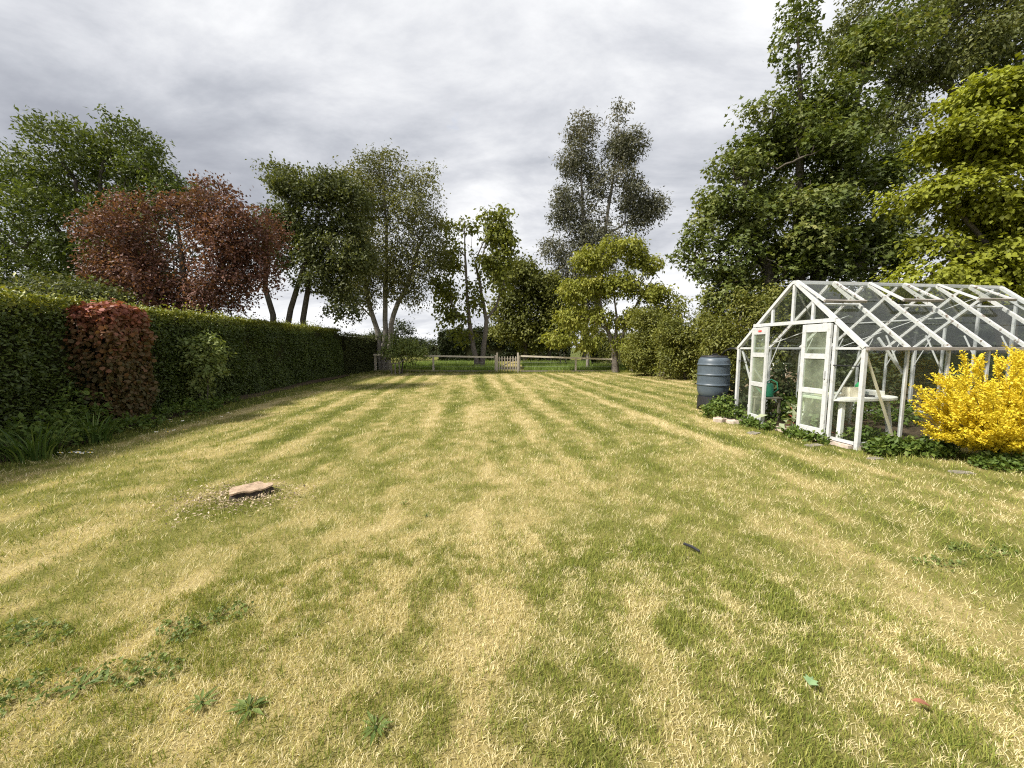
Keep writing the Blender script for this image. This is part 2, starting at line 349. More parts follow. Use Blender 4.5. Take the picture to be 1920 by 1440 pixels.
lm, n_ = new_mat('shaded_thatch')
a_ = n_.nodes.new('ShaderNodeAttribute'); a_.attribute_name = 'tint'
g_ = n_.nodes.new('ShaderNodeNewGeometry'); z_ = n_.nodes.new('ShaderNodeTexNoise'); z_.inputs['Scale'].default_value = 26; z_.inputs['Detail'].default_value = 6; z_.inputs['Roughness'].default_value = 0.7
n_.links.new(g_.outputs['Position'], z_.inputs['Vector'])
ad = n_.nodes.new('ShaderNodeMath'); ad.operation = 'MULTIPLY_ADD'; ad.inputs[1].default_value = 0.55; n_.links.new(z_.outputs['Fac'], ad.inputs[0])
sb = n_.nodes.new('ShaderNodeMath'); sb.operation = 'SUBTRACT'; sb.inputs[1].default_value = 0.27; n_.links.new(a_.outputs['Fac'], sb.inputs[0])
n_.links.new(sb.outputs[0], ad.inputs[2])
c_ = ramp(n_, ad.outputs[0], [(0.0, (0.060, 0.070, 0.016)), (0.25, (0.115, 0.120, 0.028)), (0.5, (0.190, 0.175, 0.055)), (0.75, (0.30, 0.245, 0.10)), (1.0, (0.42, 0.34, 0.17))])  # brown thatch, darkened to carry the shadow in the gaps between blades
p_ = n_.nodes.new('ShaderNodeBsdfPrincipled'); p_.inputs['Roughness'].default_value = 0.95; p_.inputs['Specular IOR Level'].default_value = 0.05
b_ = n_.nodes.new('ShaderNodeBump'); b_.inputs['Strength'].default_value = 0.8; b_.inputs['Distance'].default_value = 0.03
n_.links.new(z_.outputs['Fac'], b_.inputs['Height']); n_.links.new(b_.outputs[0], p_.inputs['Normal'])
n_.links.new(c_, p_.inputs['Base Color']); o_ = n_.nodes.new('ShaderNodeOutputMaterial'); n_.links.new(p_.outputs[0], o_.inputs[0])

def sheet(name, x0, x1, y0, y1, step, mat, zoff, attr):
    xs = np.arange(x0, x1+1e-6, step); ys = np.arange(y0, y1+1e-6, step)
    X, Y = np.meshgrid(xs, ys); nx = len(xs)
    V = np.c_[X.ravel(), Y.ravel(), (ground_z(X, Y)+zoff).ravel()]
    i = (np.arange(len(ys)-1)[:, None]*nx + np.arange(nx-1)[None]).ravel()
    T = np.c_[i, i+1, i+nx+1, i+nx]
    me = big_mesh(name, V, T, {'tint': attr(X, Y).ravel()})
    return link(name, me, mat, None, True)
tag(sheet('lawn', -11.5, 16.1, -3.0, 23.6, 0.16, lm, 0.0, dryness), kind='structure')
tag(sheet('orchard_ground', -30, 40, 23.6, 60.0, 0.5, lm, -0.01, lambda X, Y: np.clip(0.30+0.5*(fbm(X*0.4, Y*0.4)-0.5)+0.45*np.exp(-((X-0.0)/0.9)**2), 0, 1)), kind='structure')

def make_blades(x, y, z, h, wd, lean, tint, segs=2):
    n = len(x); az = RNG.random(n)*2*np.pi; fa = RNG.random(n)*2*np.pi
    sx, sy = np.cos(fa)*wd/2, np.sin(fa)*wd/2; lx, ly = np.cos(az)*lean*h, np.sin(az)*lean*h
    zz = h*np.sqrt(np.clip(1-lean**2*0.75, 0.06, 1))
    if segs == 2:
        V = np.stack([np.c_[x-sx, y-sy, z], np.c_[x+sx, y+sy, z], np.c_[x+lx*.35+sx*.8, y+ly*.35+sy*.8, z+zz*.6],
                      np.c_[x+lx*.35-sx*.8, y+ly*.35-sy*.8, z+zz*.6], np.c_[x+lx, y+ly, z+zz]], 1)
        b = (np.arange(n)*5)[:, None, None]; T = (np.array([[0,1,2],[0,2,3],[3,2,4]])[None]+b).reshape(-1, 3); k = 5
    else:
        V = np.stack([np.c_[x-sx, y-sy, z], np.c_[x+sx, y+sy, z], np.c_[x+lx+sx*.25, y+ly+sy*.25, z+zz], np.c_[x+lx-sx*.25, y+ly-sy*.25, z+zz]], 1)
        b = (np.arange(n)*4)[:, None, None]; T = (np.array([[0,1,2],[0,2,3]])[None]+b).reshape(-1, 3); k = 4
    return V.reshape(-1, 3), T, np.repeat(tint, k)

def hedge_front(y): return -7.05 - 0.105*y
def lawn_grass():
    R0, NEAR = 3.0, 18000.0
    nn = int(NEAR*math.pi*R0*R0*0.40); nf = 262000
    r1 = R0*np.sqrt(RNG.random(nn)); p1 = (RNG.random(nn)-0.5)*math.radians(150)
    r2 = R0*(25.5/R0)**(RNG.random(nf)**1.12); p2 = (RNG.random(nf)-0.5)*math.radians(124)
    Vs, Ts, As, off = [], [], [], 0
    for r, ph, seg in ((r1, p1, 2), (r2, p2, 1)):
        x, y = r*np.sin(ph), r*np.cos(ph)
        keep = (y < 23.5) & (x > hedge_front(y)+0.05) & (x < 9.5) & (r > 0.35)
        keep &= ~((x-4.92+0.123*(y-5.56) > 0.0) & (y > 5.5+0.12*(x-5)) & (y < 8.3))    # greenhouse footprint
        keep &= ~((x > 4.7) & (y > 8.5) & (y < 13.5) & (x > 9.2-0.35*(y-8.5)))
        keep &= np.hypot(x+2.66, y-4.08) > 0.2                                           # stump
        x, y, r = x[keep], y[keep], r[keep]; n = len(x)
        d = dryness(x, y); rnd = RNG.random(n)
        tuft = 1.45*(fbm(x*11+3, y*11+8, 2)-.5)+.6*(vnoise(x*37+9, y*37+2)-.5)
        isdry = RNG.random(n) < np.clip((d+tuft-.5)*1.5+.5, 0.04, 0.96)
        tint = np.where(isdry, 0.58+0.42*rnd**.8, 0.04+0.46*rnd)
        clump = fbm(x*6+5, y*6+1, 2)
        k = np.clip(r/R0, 1, 8)
        h = (0.015+0.032*RNG.random(n)+0.030*np.clip(clump-0.45, 0, 1))*np.where(isdry, 0.85, 1.1)*np.clip(k, 1, 1.6)**0.6
        wd = (0.0018+0.0019*RNG.random(n))*k**0.92
        lean = np.where(isdry, 0.35+0.65*RNG.random(n), 0.15+0.65*RNG.random(n))
        V, T, A = make_blades(x, y, ground_z(x, y)-0.004, h, wd, lean, tint, seg)
        Vs.append(V); Ts.append(T+off); As.append(A); off += len(V)
    o = link('lawn_grass', big_mesh('lawn_grass', np.concatenate(Vs), np.concatenate(Ts), {'tint': np.concatenate(As)}), M['grass'])
    tag(o, 'short mown lawn grass with straw coloured dry streaks', 'grass', kind='stuff')
lawn_grass()

# ------------------------------------------------------------------ leaves
def unit(a): return a/np.maximum(np.linalg.norm(a, axis=1, keepdims=True), 1e-9)
def rnd_dir(n): return unit(RNG.normal(size=(n, 3)))
def leaf_arrays(P, A, Nn, L, Wd, tint, star=False):
    n = len(P); A = unit(A); Nn = Nn-A*np.sum(A*Nn, 1, keepdims=True); Nn = unit(Nn); Sd = np.cross(A, Nn)
    L = np.broadcast_to(L, n)[:, None]; Wd = np.broadcast_to(Wd, n)[:, None]
    if star == 'round':
        V = np.stack([P, P+A*L*.22+Sd*Wd*.42+Nn*Wd*.06, P+A*L*.68+Sd*Wd*.42+Nn*Wd*.02, P+A*L-Nn*L*.10, P+A*L*.68-Sd*Wd*.42+Nn*Wd*.02, P+A*L*.22-Sd*Wd*.42+Nn*Wd*.06], 1)
        T0 = np.array([[0,1,5],[1,2,5],[2,4,5],[2,3,4]]); k = 6
    elif not star:
        V = np.stack([P, P+A*L*.45+Sd*Wd*.5+Nn*Wd*.12, P+A*L-Nn*L*.12, P+A*L*.45-Sd*Wd*.5+Nn*Wd*.12], 1)
        T0 = np.array([[0,1,2],[0,2,3]]); k = 4
    else:
        V = np.stack([P, P+A*L*.35+Sd*Wd*.62+Nn*Wd*.05, P+A*L*.55+Sd*Wd*.18, P+A*L-Nn*L*.15, P+A*L*.55-Sd*Wd*.18, P+A*L*.35-Sd*Wd*.62+Nn*Wd*.05], 1)
        T0 = np.array([[0,1,2],[0,2,4],[2,3,4],[0,4,5]]); k = 6
    T = (T0[None]+(np.arange(n)*k)[:, None, None]).reshape(-1, 3)
    return V.reshape(-1, 3), T, np.repeat(np.clip(tint, 0, 1), k)
def leaf_obj(name, mat, arrs, parent, kind='stuff'):
    Vs, Ts, As, off = [], [], [], 0
    for V, T, A in arrs:
        Vs.append(V); Ts.append(T+off); As.append(A); off += len(V)
    o = link(name, big_mesh(name, np.concatenate(Vs), np.concatenate(Ts), {'tint': np.concatenate(As)}), mat, parent)
    if kind: o['kind'] = kind
    return o
def sprays(C, D, K, length, spread, L, Wd, droop=0.0, up=0.8, tint_c=None, star=False, tvar=0.28, flat=1.0, nb=None):
    """C spray bases, D directions; K leaves along each"""
    n = len(C); t = np.tile((np.arange(K)+0.5)/K, n)[:, None]
    Cc = np.repeat(C, K, 0); Dd = np.repeat(unit(D), K, 0)
    off = RNG.normal(size=(n*K, 3))*spread; off[:, 2] *= flat
    P = Cc+Dd*length*t*np.repeat(RNG.uniform(.6, 1.2, n), K)[:, None]+off; P[:, 2] -= droop*length*0.6*(t[:, 0]**2)
    A = unit(Dd*0.7+rnd_dir(n*K)*0.9); A[:, 2] -= droop; A = unit(A)
    Nn = rnd_dir(n*K)*0.8; Nn[:, 2] += up
    if nb is not None: Nn += np.repeat(nb, K, 0)
    tc_ = RNG.random(n) if tint_c is None else tint_c
    tint = np.repeat(tc_, K)*(1-tvar)+RNG.random(n*K)*tvar
    sz = RNG.uniform(.65, 1.25, n*K)
    return leaf_arrays(P, A, Nn, L*sz, Wd*sz, tint, star)

def bmst(stem_nodes, stem_par, att, bf=0.25):
    """balanced minimum spanning tree: returns nodes, parents"""
    nodes = [np.array(p, float) for p in stem_nodes]; par = list(stem_par)
    path = []
    for i, p in enumerate(nodes): path.append(0 if par[i] < 0 else path[par[i]]+np.linalg.norm(p-nodes[par[i]])*0.6)
    m = len(att); best = np.full(m, 1e18); bi = np.zeros(m, int)
    for i, p in enumerate(nodes):
        if par[i] < 0 : continue
        c = np.linalg.norm(att-p, axis=1)+bf*path[i]
        # prefer growing upwards / outwards
        c = c+np.clip(p[2]-att[:, 2], 0, None)*0.5
        k = c < best; best[k] = c[k]; bi[k] = i
    left = np.ones(m, bool)
    for _ in range(m):
        j = int(np.argmin(np.where(left, best, 1e18))); left[j] = False
        q = nodes[bi[j]]; mdl = (q+att[j])/2+RNG.normal(size=3)*0.06*np.linalg.norm(att[j]-q)
        mdl[2] += 0.05*np.linalg.norm(att[j]-q)
        nodes.append(mdl); par.append(int(bi[j])); path.append(path[bi[j]]+np.linalg.norm(mdl-q))
        nodes.append(att[j].copy()); par.append(len(nodes)-2); path.append(path[-1]+np.linalg.norm(att[j]-mdl))
        k = len(nodes)-1
        c = np.linalg.norm(att-att[j], axis=1)+bf*path[k]; u = c < best; best[u] = c[u]; bi[u] = k
    return np.array(nodes), np.array(par)
def branch_mesh(nodes, par, r_base, tip=0.012, p=2.2, sides=6, nstem=0):
    n = len(nodes); ch = [[] for _ in range(n)]
    for i, q in enumerate(par):
        if q >= 0: ch[q].append(i)
    rr = np.zeros(n)
    for i in range(n-1, -1, -1):
        rr[i] = (sum(rr[c]**p for c in ch[i])+(tip**p if not ch[i] else 0))**(1/p)
    roots = [i for i in range(n) if par[i] < 0]
    sc = {}
    for i in range(n):
        if par[i] < 0: sc[i] = i
        else: sc[i] = sc[par[i]]
    scale = {r: min(r_base/rr[r], 4.0) if rr[r] > 0 else 1 for r in roots}
    rad = np.array([max(r_base*min(1, rr[i]*scale[sc[i]]/r_base)**1.15, 0.007) for i in range(n)])
    zt = nodes[:, 2].max(); rad = np.maximum(rad*(1-.62*np.clip(nodes[:, 2]/zt, 0, 1)), .006)     # limbs thin out with height
    mb = MB(); starts = [(r, None) for r in roots]
    while starts:
        s, pr = starts.pop(); pts, rs = [], []
        if pr is not None: pts.append(nodes[pr]); rs.append(min(rad[pr], rad[s]*1.15))
        i = s
        while True:
            pts.append(nodes[i]); rs.append(rad[i])
            if not ch[i]: break
            m = max(ch[i], key=lambda c: rr[c])
            starts += [(c, i) for c in ch[i] if c != m]; i = m
        if len(pts) < 2: continue
        if pr is None:
            rs[0] *= 1.35
        rs[-1] *= 0.4
        mb.tube(pts, rs, sides if rs[0] > 0.03 else 4, cap=False)
    return mb

def sample_lobes(lobes, D, n, shell=0.45, depth=None, Rb=0.0):
    wts = np.array([l[2]*l[3] for l in lobes], float)*np.array([l[5] if len(l) > 5 else 1 for l in lobes]); wts /= wts.sum()
    idx = RNG.choice(len(lobes), n, p=wts); out_ = np.zeros((n, 3))
    dirs = rnd_dir(n); rr = (shell+(1-shell)*RNG.random(n))**0.8
    for i in range(n):
        l = lobes[idx[i]]; dy = l[4] if len(l) > 4 else 0
        Yc = D+dy; c = at(l[0], l[1], Yc); sx, sz = l[2]/F*Yc, l[3]/F*Yc; sx, sz = max(sx-.75*Rb, .3*sx), max(sz-.7*Rb, .3*sz)
        sy = depth if depth else 0.85*max(min(sx, sz*1.3), 0.5*sx)
        out_[i] = (c.x+dirs[i, 0]*rr[i]*sx, c.y+dirs[i, 1]*rr[i]*sy, c.z+dirs[i, 2]*rr[i]*sz)
    out_[:, 2] = np.maximum(out_[:, 2], 0.25)
    return out_

def stems_nodes(stems, D):
    """stems: list of lists of (px, py[, dy]); py None = at the ground. A stem may begin with an int: index into earlier nodes"""
    nodes, par = [], []
    for st in stems:
        prev = -1; pts = []
        for q in st:
            if isinstance(q, int): prev = q; pts.append(Vector(nodes[q])); continue
            dy = q[2] if len(q) > 2 else 0
            if q[1] is None:
                v = at(q[0], 652, D+dy); v = Vector((v.x, D+dy, -0.08))
            else: v = at(q[0], q[1], D+dy)
            pts.append(v)
        if prev < 0 and nodes and st[0][1] is not None:
            prev = int(np.argmin([np.linalg.norm(q_-np.array(pts[0])) for q_ in nodes])); pts[0] = Vector(nodes[prev])
        for i, v in enumerate(pts):
            if i == 0:
                if prev < 0: nodes.append(np.array(v)); par.append(-1); prev = len(nodes)-1
                continue
            a = pts[i-1]; k = max(1, int((v-a).length/0.7))
            for t in range(1, k+1):
                p = a.lerp(v, t/k)
                if t < k: p = p+Vector(RNG.normal(size=3)*0.035*(v-a).length/k)
                nodes.append(np.array(p)); par.append(prev); prev = len(nodes)-1
    return nodes, par

def tree(name, label, cat, D, lobes, stems, r_base, leaf, bark, n_att=260, n_spray=2500, K=10, length=0.5, spread=0.12,
         L=0.09, Wd=0.05, droop=0.0, up=0.8, star=False, shell=0.45, bf=0.2, jit=0.35, tvar=0.3, group=None, depth=None, flat=1.0, sides=6, out_dir=0.6, tint_pow=1.0, boughs=90, Rb=0.6, squash=0.65, stray=0.10):
    root = empty(name)
    sn, spar = stems_nodes(stems, D)
    base = Vector(sn[0]); base.z = 0; root.location = base
    att = sample_lobes(lobes, D, n_att, shell, depth, Rb)
    nodes, par = bmst(sn, spar, att, bf)
    mb = branch_mesh(nodes, par, r_base, sides=sides)
    mb.v = [v-base for v in mb.v]
    mb.build('trunk', M[bark], root, True)
    # foliage hangs in boughs: leaf shells over a thinned set of branch ends, with gaps between
    ai = np.arange(len(sn)+1, len(nodes), 2)
    cand = RNG.permutation(ai)[:min(len(ai), boughs*2)]; pts = nodes[cand]; sel = [0]; dmin = np.linalg.norm(pts-pts[0], axis=1)
    while len(sel) < min(boughs, len(cand)):
        k_ = int(np.argmax(dmin*RNG.uniform(.7, 1.0, len(dmin)))); sel.append(k_); dmin = np.minimum(dmin, np.linalg.norm(pts-pts[k_], axis=1))
    B = pts[sel]; Rj = Rb*RNG.uniform(.55, 1.4, len(B)); tone = RNG.random(len(B))**tint_pow
    cc = B.mean(0); w_ = Rj**2; w_ = w_/w_.sum(); pick = RNG.choice(len(B), n_spray, p=w_)
    d_ = rnd_dir(n_spray); d_[:, 2] = d_[:, 2]*.85+.22; d_ = unit(d_)
    rad_ = (.55+.45*RNG.random(n_spray)**.6)*np.where(RNG.random(n_spray) < stray, 1.5, 1.0)
    C = B[pick]+d_*(Rj[pick]*rad_)[:, None]*np.array([1, 1, squash])
    outw = unit(B[pick]-cc); Dd = d_*.7+outw*out_dir*.6+rnd_dir(n_spray)*.45; Dd[:, 2] += .10-droop*.5
    tcl = np.clip(.5*tone[pick]+.5*RNG.random(n_spray), 0, 1)
    arr = sprays(C-np.array(base), Dd, K, length, spread, L, Wd, droop, up, tcl, star, tvar, flat, nb=d_*.7)
    leaf_obj('crown', M[leaf], [arr], root)
    return tag(root, label, cat, group)

# ------------------------------------------------------------------ trees
TG = 'garden trees beyond the hedge and fence'
tree('ash_tree', 'big rounded dark green tree at the far left above the hedge', 'tree', 17,
     [(190,305,125,72),(105,350,85,62),(300,358,85,58),(45,450,75,75),(150,430,120,80),(275,420,95,70),(15,540,70,50),(375,350,28,18),(100,530,90,45),(-60,470,80,100),(205,245,60,20,0,.7),(240,500,80,60)],
     [[(185, None), (182, 560), (175, 480), (190, 380), (195, 300)], [(182, None), (150, 500), (100, 420)], [(190, None), (230, 480), (290, 390)]],
     0.30, 'ash', 'bark', 480, 4300, 11, 0.62, 0.10, 0.18, 0.075, 0.12, 0.7, jit=.26, group=TG, shell=0.55, boughs=66, Rb=0.66, squash=0.45, stray=0.14)
tree('plum_tree', 'purple leaved plum tree with rusty foliage over the left hedge', 'tree', 13,
     [(340,440,125,65),(235,455,75,58),(430,440,78,62),(290,525,105,55),(420,520,95,50),(192,446,36,30),(482,490,38,38),(350,395,85,28),(395,362,22,18),(300,560,95,38,0,1.5),(400,565,90,32,0,1.4),(230,500,60,50),(475,520,35,22)],
     [[(350, None), (352, 590), (345, 520), (335, 440)], [(356, None), (380, 560), (420, 490), (450, 430)], [(346, None), (300, 560), (250, 490)]],
     0.16, 'plum', 'bark', 380, 3400, 11, 0.42, 0.08, 0.105, 0.062, 0.1, 0.6, jit=.26, group=TG, tvar=.45, shell=0.5, boughs=95, Rb=0.36, squash=0.5, stray=0.14)
tree('alder_tree', 'dark green tree with two leaning trunks between the plum and the birch', 'tree', 20,
     [(570,400,72,62),(545,345,38,32),(625,380,58,50),(560,470,78,50),(635,470,60,65),(600,535,55,32),(660,420,40,60),(520,430,35,40),(530,330,18,24,0,.6),(645,560,28,40,0,.6)],
     [[(520, None), (512, 590), (497, 540), (500, 480), (510, 420)], [(524, None), (545, 580), (560, 530), (585, 450), (600, 390)], [(575, None), (568, 600), (578, 540), (590, 480)], [(560, 480), (545, 390), (508, 310)]],
     0.17, 'alder', 'bark', 360, 3200, 10, 0.5, 0.12, 0.155, 0.10, 0.15, 0.7, jit=.26, group=TG, shell=0.5, squash=0.5, stray=0.14, boughs=66, Rb=0.54)
tree('birch_tree', 'tall airy birch with several pale stems behind the hedge end', 'tree', 25,
     [(715,325,48,38),(780,345,32,38),(690,390,68,52),(765,405,68,52),(700,475,66,55),(795,470,38,60),(680,535,50,38),(655,350,35,26),(745,530,62,35,0,.7),(812,440,22,50,0,.7),(720,300,35,18),(640,560,22,40,0,.5)],
     [[(712, None), (708, 620), (690, 560), (680, 480), (690, 400)], [(718, None), (722, 600), (724, 520), (725, 420), (718, 320)], [(724, None), (738, 590), (765, 530), (790, 450)], [(700, 600), (660, 560), (640, 540)]],
     0.20, 'birch', 'bark_pale', 460, 3800, 10, 0.8, 0.13, 0.155, 0.09, 0.45, 0.5, jit=.30, group=TG, shell=0.5, squash=0.9, stray=0.16, boughs=88, Rb=0.56)
tree('catalpa_tree', 'thin open tree with bare curved limbs and big leaves behind the fence', 'tree', 27,
     [(860,425,34,22),(922,405,36,16),(945,455,18,38),(850,480,34,38),(928,500,32,32),(838,540,26,28),(845,590,28,36),(868,620,24,24),(935,440,24,24),(890,540,18,40,0,.4),(940,540,20,22)],
     [[(896, None), (884, 630), (876, 560), (872, 480), (870, 410)], [(902, None), (908, 640), (912, 600), (900, 530), (885, 470), (880, 420)], [(912, 600), (930, 575), (940, 545)], [(890, 480), (915, 430), (938, 402), (948, 440)], [(886, 500), (905, 480), (915, 440)]],
     0.20, 'catalpa', 'bark_cherry', 150, 1150, 6, 0.5, 0.16, 0.24, 0.18, 0.75, 0.4, shell=.4, jit=.35, group=TG, bf=.3, boughs=52, Rb=0.38, squash=0.7)
tree('lime_tree', 'mid green bushy tree between the thin tree and the eucalyptus', 'tree', 36,
     [(985,535,48,52),(958,590,40,45),(1020,560,40,60),(1000,610,60,40),(940,620,24,30),(1045,610,50,50)],
     [[(985, None), (985, 600), (985, 520)], [(1030, None), (1030, 600), (1030, 560)]],
     0.22, 'lime', 'bark', 240, 2600, 10, 0.95, 0.2, 0.26, 0.18, 0.3, 0.6, jit=.5, group=TG, boughs=40, Rb=0.9, squash=0.7, shell=0.5)
tree('eucalyptus_tree', 'tall grey green eucalyptus with two pointed tops', 'tree', 38,
     [(1090,245,16,28,0,2.5),(1160,235,16,30,0,1.6),(1078,310,32,40,0,1.7),(1165,285,30,42),(1060,385,34,42),(1122,350,24,44),(1112,425,40,48),(1172,365,42,46),(1214,395,24,24),(1068,465,42,42),(1130,470,48,38),(1060,540,38,55),(1045,600,36,45),(1095,540,38,60),(1200,420,30,14)],
     [[(1098, None), (1096, 560), (1094, 430), (1090, 320), (1089, 225)], [(1112, None), (1120, 560), (1135, 430), (1150, 330), (1162, 212)], [(1132, 450), (1170, 420), (1218, 395)]],
     0.34, 'euca', 'bark_pale', 520, 4700, 10, 0.8, 0.20, 0.30, 0.11, 0.35, 0.5, jit=.32, group=TG, shell=0.4, squash=0.75, stray=0.14, boughs=110, Rb=0.7)
tree('cherry_tree', 'spreading cherry tree with drooping yellow green leaves at the fence end', 'tree', 23.3,
     [(1160,462,42,26),(1110,490,38,26),(1208,490,42,24),(1090,540,48,26),(1160,530,58,30),(1232,545,42,26),(1070,590,42,24),(1130,590,52,24),(1245,592,34,24),(1058,632,32,14),(1190,590,42,26),(1105,642,46,14),(1180,640,50,14,0,.6),(1270,560,18,22,0,.6)],
     [[(1155, None), (1153, 680), (1152, 655), (1140, 620), (1128, 580), (1120, 520)], [2, (1165, 640), (1175, 600), (1205, 550), (1225, 520)], [2, (1157, 600), (1150, 540), (1158, 480)], [(1157, 610), (1190, 610), (1235, 590)], [(1140, 620), (1110, 600), (1075, 590)]],
     0.20, 'cherry', 'bark_cherry', 300, 2700, 8, 0.40, 0.10, 0.20, 0.10, 0.8, 0.5, jit=.2, group=TG, flat=.7, boughs=150, Rb=0.33, squash=0.6, shell=0.2, stray=0.2)
tree('sycamore_tree', 'huge dark sycamore towering behind the greenhouse', 'tree', 17,
     [(1430,228,42,50),(1500,300,105,85),(1400,320,60,55),(1560,225,70,75),(1348,390,52,52),(1480,420,120,75),(1312,478,42,52),(1420,500,95,65),(1560,470,90,75),(1340,550,50,40),(1625,350,48,60),(1500,140,24,60,0,4.5),(1494,50,16,55,0,4.5),(1605,145,38,50),(1275,405,20,10,0,.5),(1640,500,70,60),(1665,420,46,60),(1670,310,40,50),(1480,560,110,40),(1655,70,60,60)],
     [[(1500, None), (1500, 560), (1495, 420), (1500, 300), (1500, 160), (1493, 10)], [(1510, None), (1540, 480), (1590, 350), (1590, 240), (1640, 90)], [(1490, None), (1440, 500), (1390, 400), (1400, 300)]],
     0.42, 'sycamore', 'bark', 620, 8800, 8, 0.36, 0.11, 0.155, 0.155, 0.35, 0.9, star=True, jit=.34, group=TG, tint_pow=1.4, boughs=150, Rb=0.66, squash=0.5, shell=0.6)
tree('acacia_tree', 'very tall airy tree leaving the top right of the picture', 'tree', 25,
     [(1690,235,55,45),(1645,230,40,40),(1600,45,50,40),(1590,105,34,34),(1650,60,80,60),(1780,60,95,75),(1885,50,75,75),(1720,140,85,45),(1845,120,60,38),(1700,190,50,22),(1720,-60,110,60),(1850,-60,100,60),(1950,100,60,90),(1830,165,60,25)],
     [[(1790, None), (1790, 420), (1786, 200), (1775, 60), (1770, -60)], [(1786, 170), (1720, 120), (1650, 60)], [(1784, 120), (1850, 60), (1900, 10)], [(1920, 400), (1910, 150), (1895, 0)]],
     0.36, 'robinia', 'bark', 460, 4100, 9, 0.75, 0.18, 0.24, 0.12, 0.3, 0.6, shell=.25, jit=.36, group=TG, boughs=85, Rb=0.75, squash=0.35, stray=0.15)
tree('golden_maple_tree', 'yellow green maple with layered boughs at the right edge', 'tree', 11,
     [(1865,185,75,38),(1800,262,70,32),(1885,285,70,50),(1772,360,72,36),(1860,385,80,50),(1762,450,58,36),(1850,480,80,50),(1742,512,42,26),(1965,250,80,90),(1965,420,90,100),(1830,330,70,40),(1910,540,60,30),(1800,530,60,26)],
     [[(1900, None), (1898, 500), (1890, 400), (1880, 280), (1885, 190)], [(1905, None), (1860, 470), (1800, 400)], [(1898, 450), (1840, 330), (1800, 270)]],
     0.20, 'golden', 'bark', 380, 5600, 9, 0.48, 0.08, 0.135, 0.10, 0.5, 1.2, jit=.15, group=TG, flat=.45, tvar=.35, out_dir=.9, boughs=85, Rb=0.62, squash=0.24, shell=0.55)

# shrubs along the right boundary and further back
SG = 'shrubs along the right boundary'
for i, (px, D, lob, lab) in enumerate([
    (1225, 20.5, [(1222,640,38,40),(1200,670,30,22),(1245,655,35,40),(1215,600,28,24)], 'sprawling light green shrub just right of the cherry trunk'),
    (1300, 18, [(1290,650,52,50),(1325,605,36,40),(1262,622,30,34),(1300,690,60,20),(1340,580,20,22),(1275,590,16,20)], 'tall leafy laurel shrub left of the water butt'),
    (1370, 15.5, [(1370,650,56,55),(1348,610,34,30),(1415,595,56,40),(1370,705,60,24),(1425,655,40,60),(1390,570,26,26),(1455,620,40,60),(1440,560,34,30)], 'dense green laurel behind the water butt')]):
    tree('laurel_shrub', lab, 'shrub', D, lob, [[(px, None), (px, 680), (px, 640)], [(px+12, None), (px+18, 660)], [(px-12, None), (px-20, 670)]],
         0.05, 'laurel', 'bark', 180, 2100, 9, 0.42, 0.10, 0.125, 0.062, 0.25, 0.7, jit=.22, group=SG, tvar=.4, squash=0.7, boughs=60, Rb=0.3, stray=0.2, shell=0.35)
tree('sumac_shrub', 'light green leafy bush leaning over the left end of the fence', 'shrub', 22.4,
     [(760,652,30,16),(740,662,20,12),(785,660,16,12),(770,680,14,8,0,.6),(725,640,16,10,0,.6)], [[(752, None), (756, 670), (760, 650)]],
     0.05, 'young', 'bark', 60, 420, 8, 0.35, 0.08, 0.15, 0.065, 0.3, 0.8, shell=.3, jit=.12, boughs=30, Rb=0.25)
tree('back_bush', 'low dark bush in the sky gap beyond the hedge end', 'shrub', 46,
     [(752,622,32,18),(740,645,40,24),(785,650,30,18),(715,640,30,20)], [[(752, None), (752, 650), (750, 625)]], 0.08, 'dark', 'bark', 80, 900, 9, 0.7, 0.2, 0.24, 0.15, 0.2, 0.6, shell=.4, jit=.3, boughs=40, Rb=0.6)
tree('elder_bush', 'pale green bush peeping over the hedge below the big left tree', 'shrub', 11.5,
     [(95,552,60,14),(160,556,45,14),(205,560,30,12),(30,560,50,16)], [[(110, None), (110, 570), (110, 555)]], 0.06, 'alder', 'bark', 90, 750, 8, 0.4, 0.1, 0.10, 0.06, 0.2, 0.8, shell=.3, jit=.2, boughs=40, Rb=0.3)

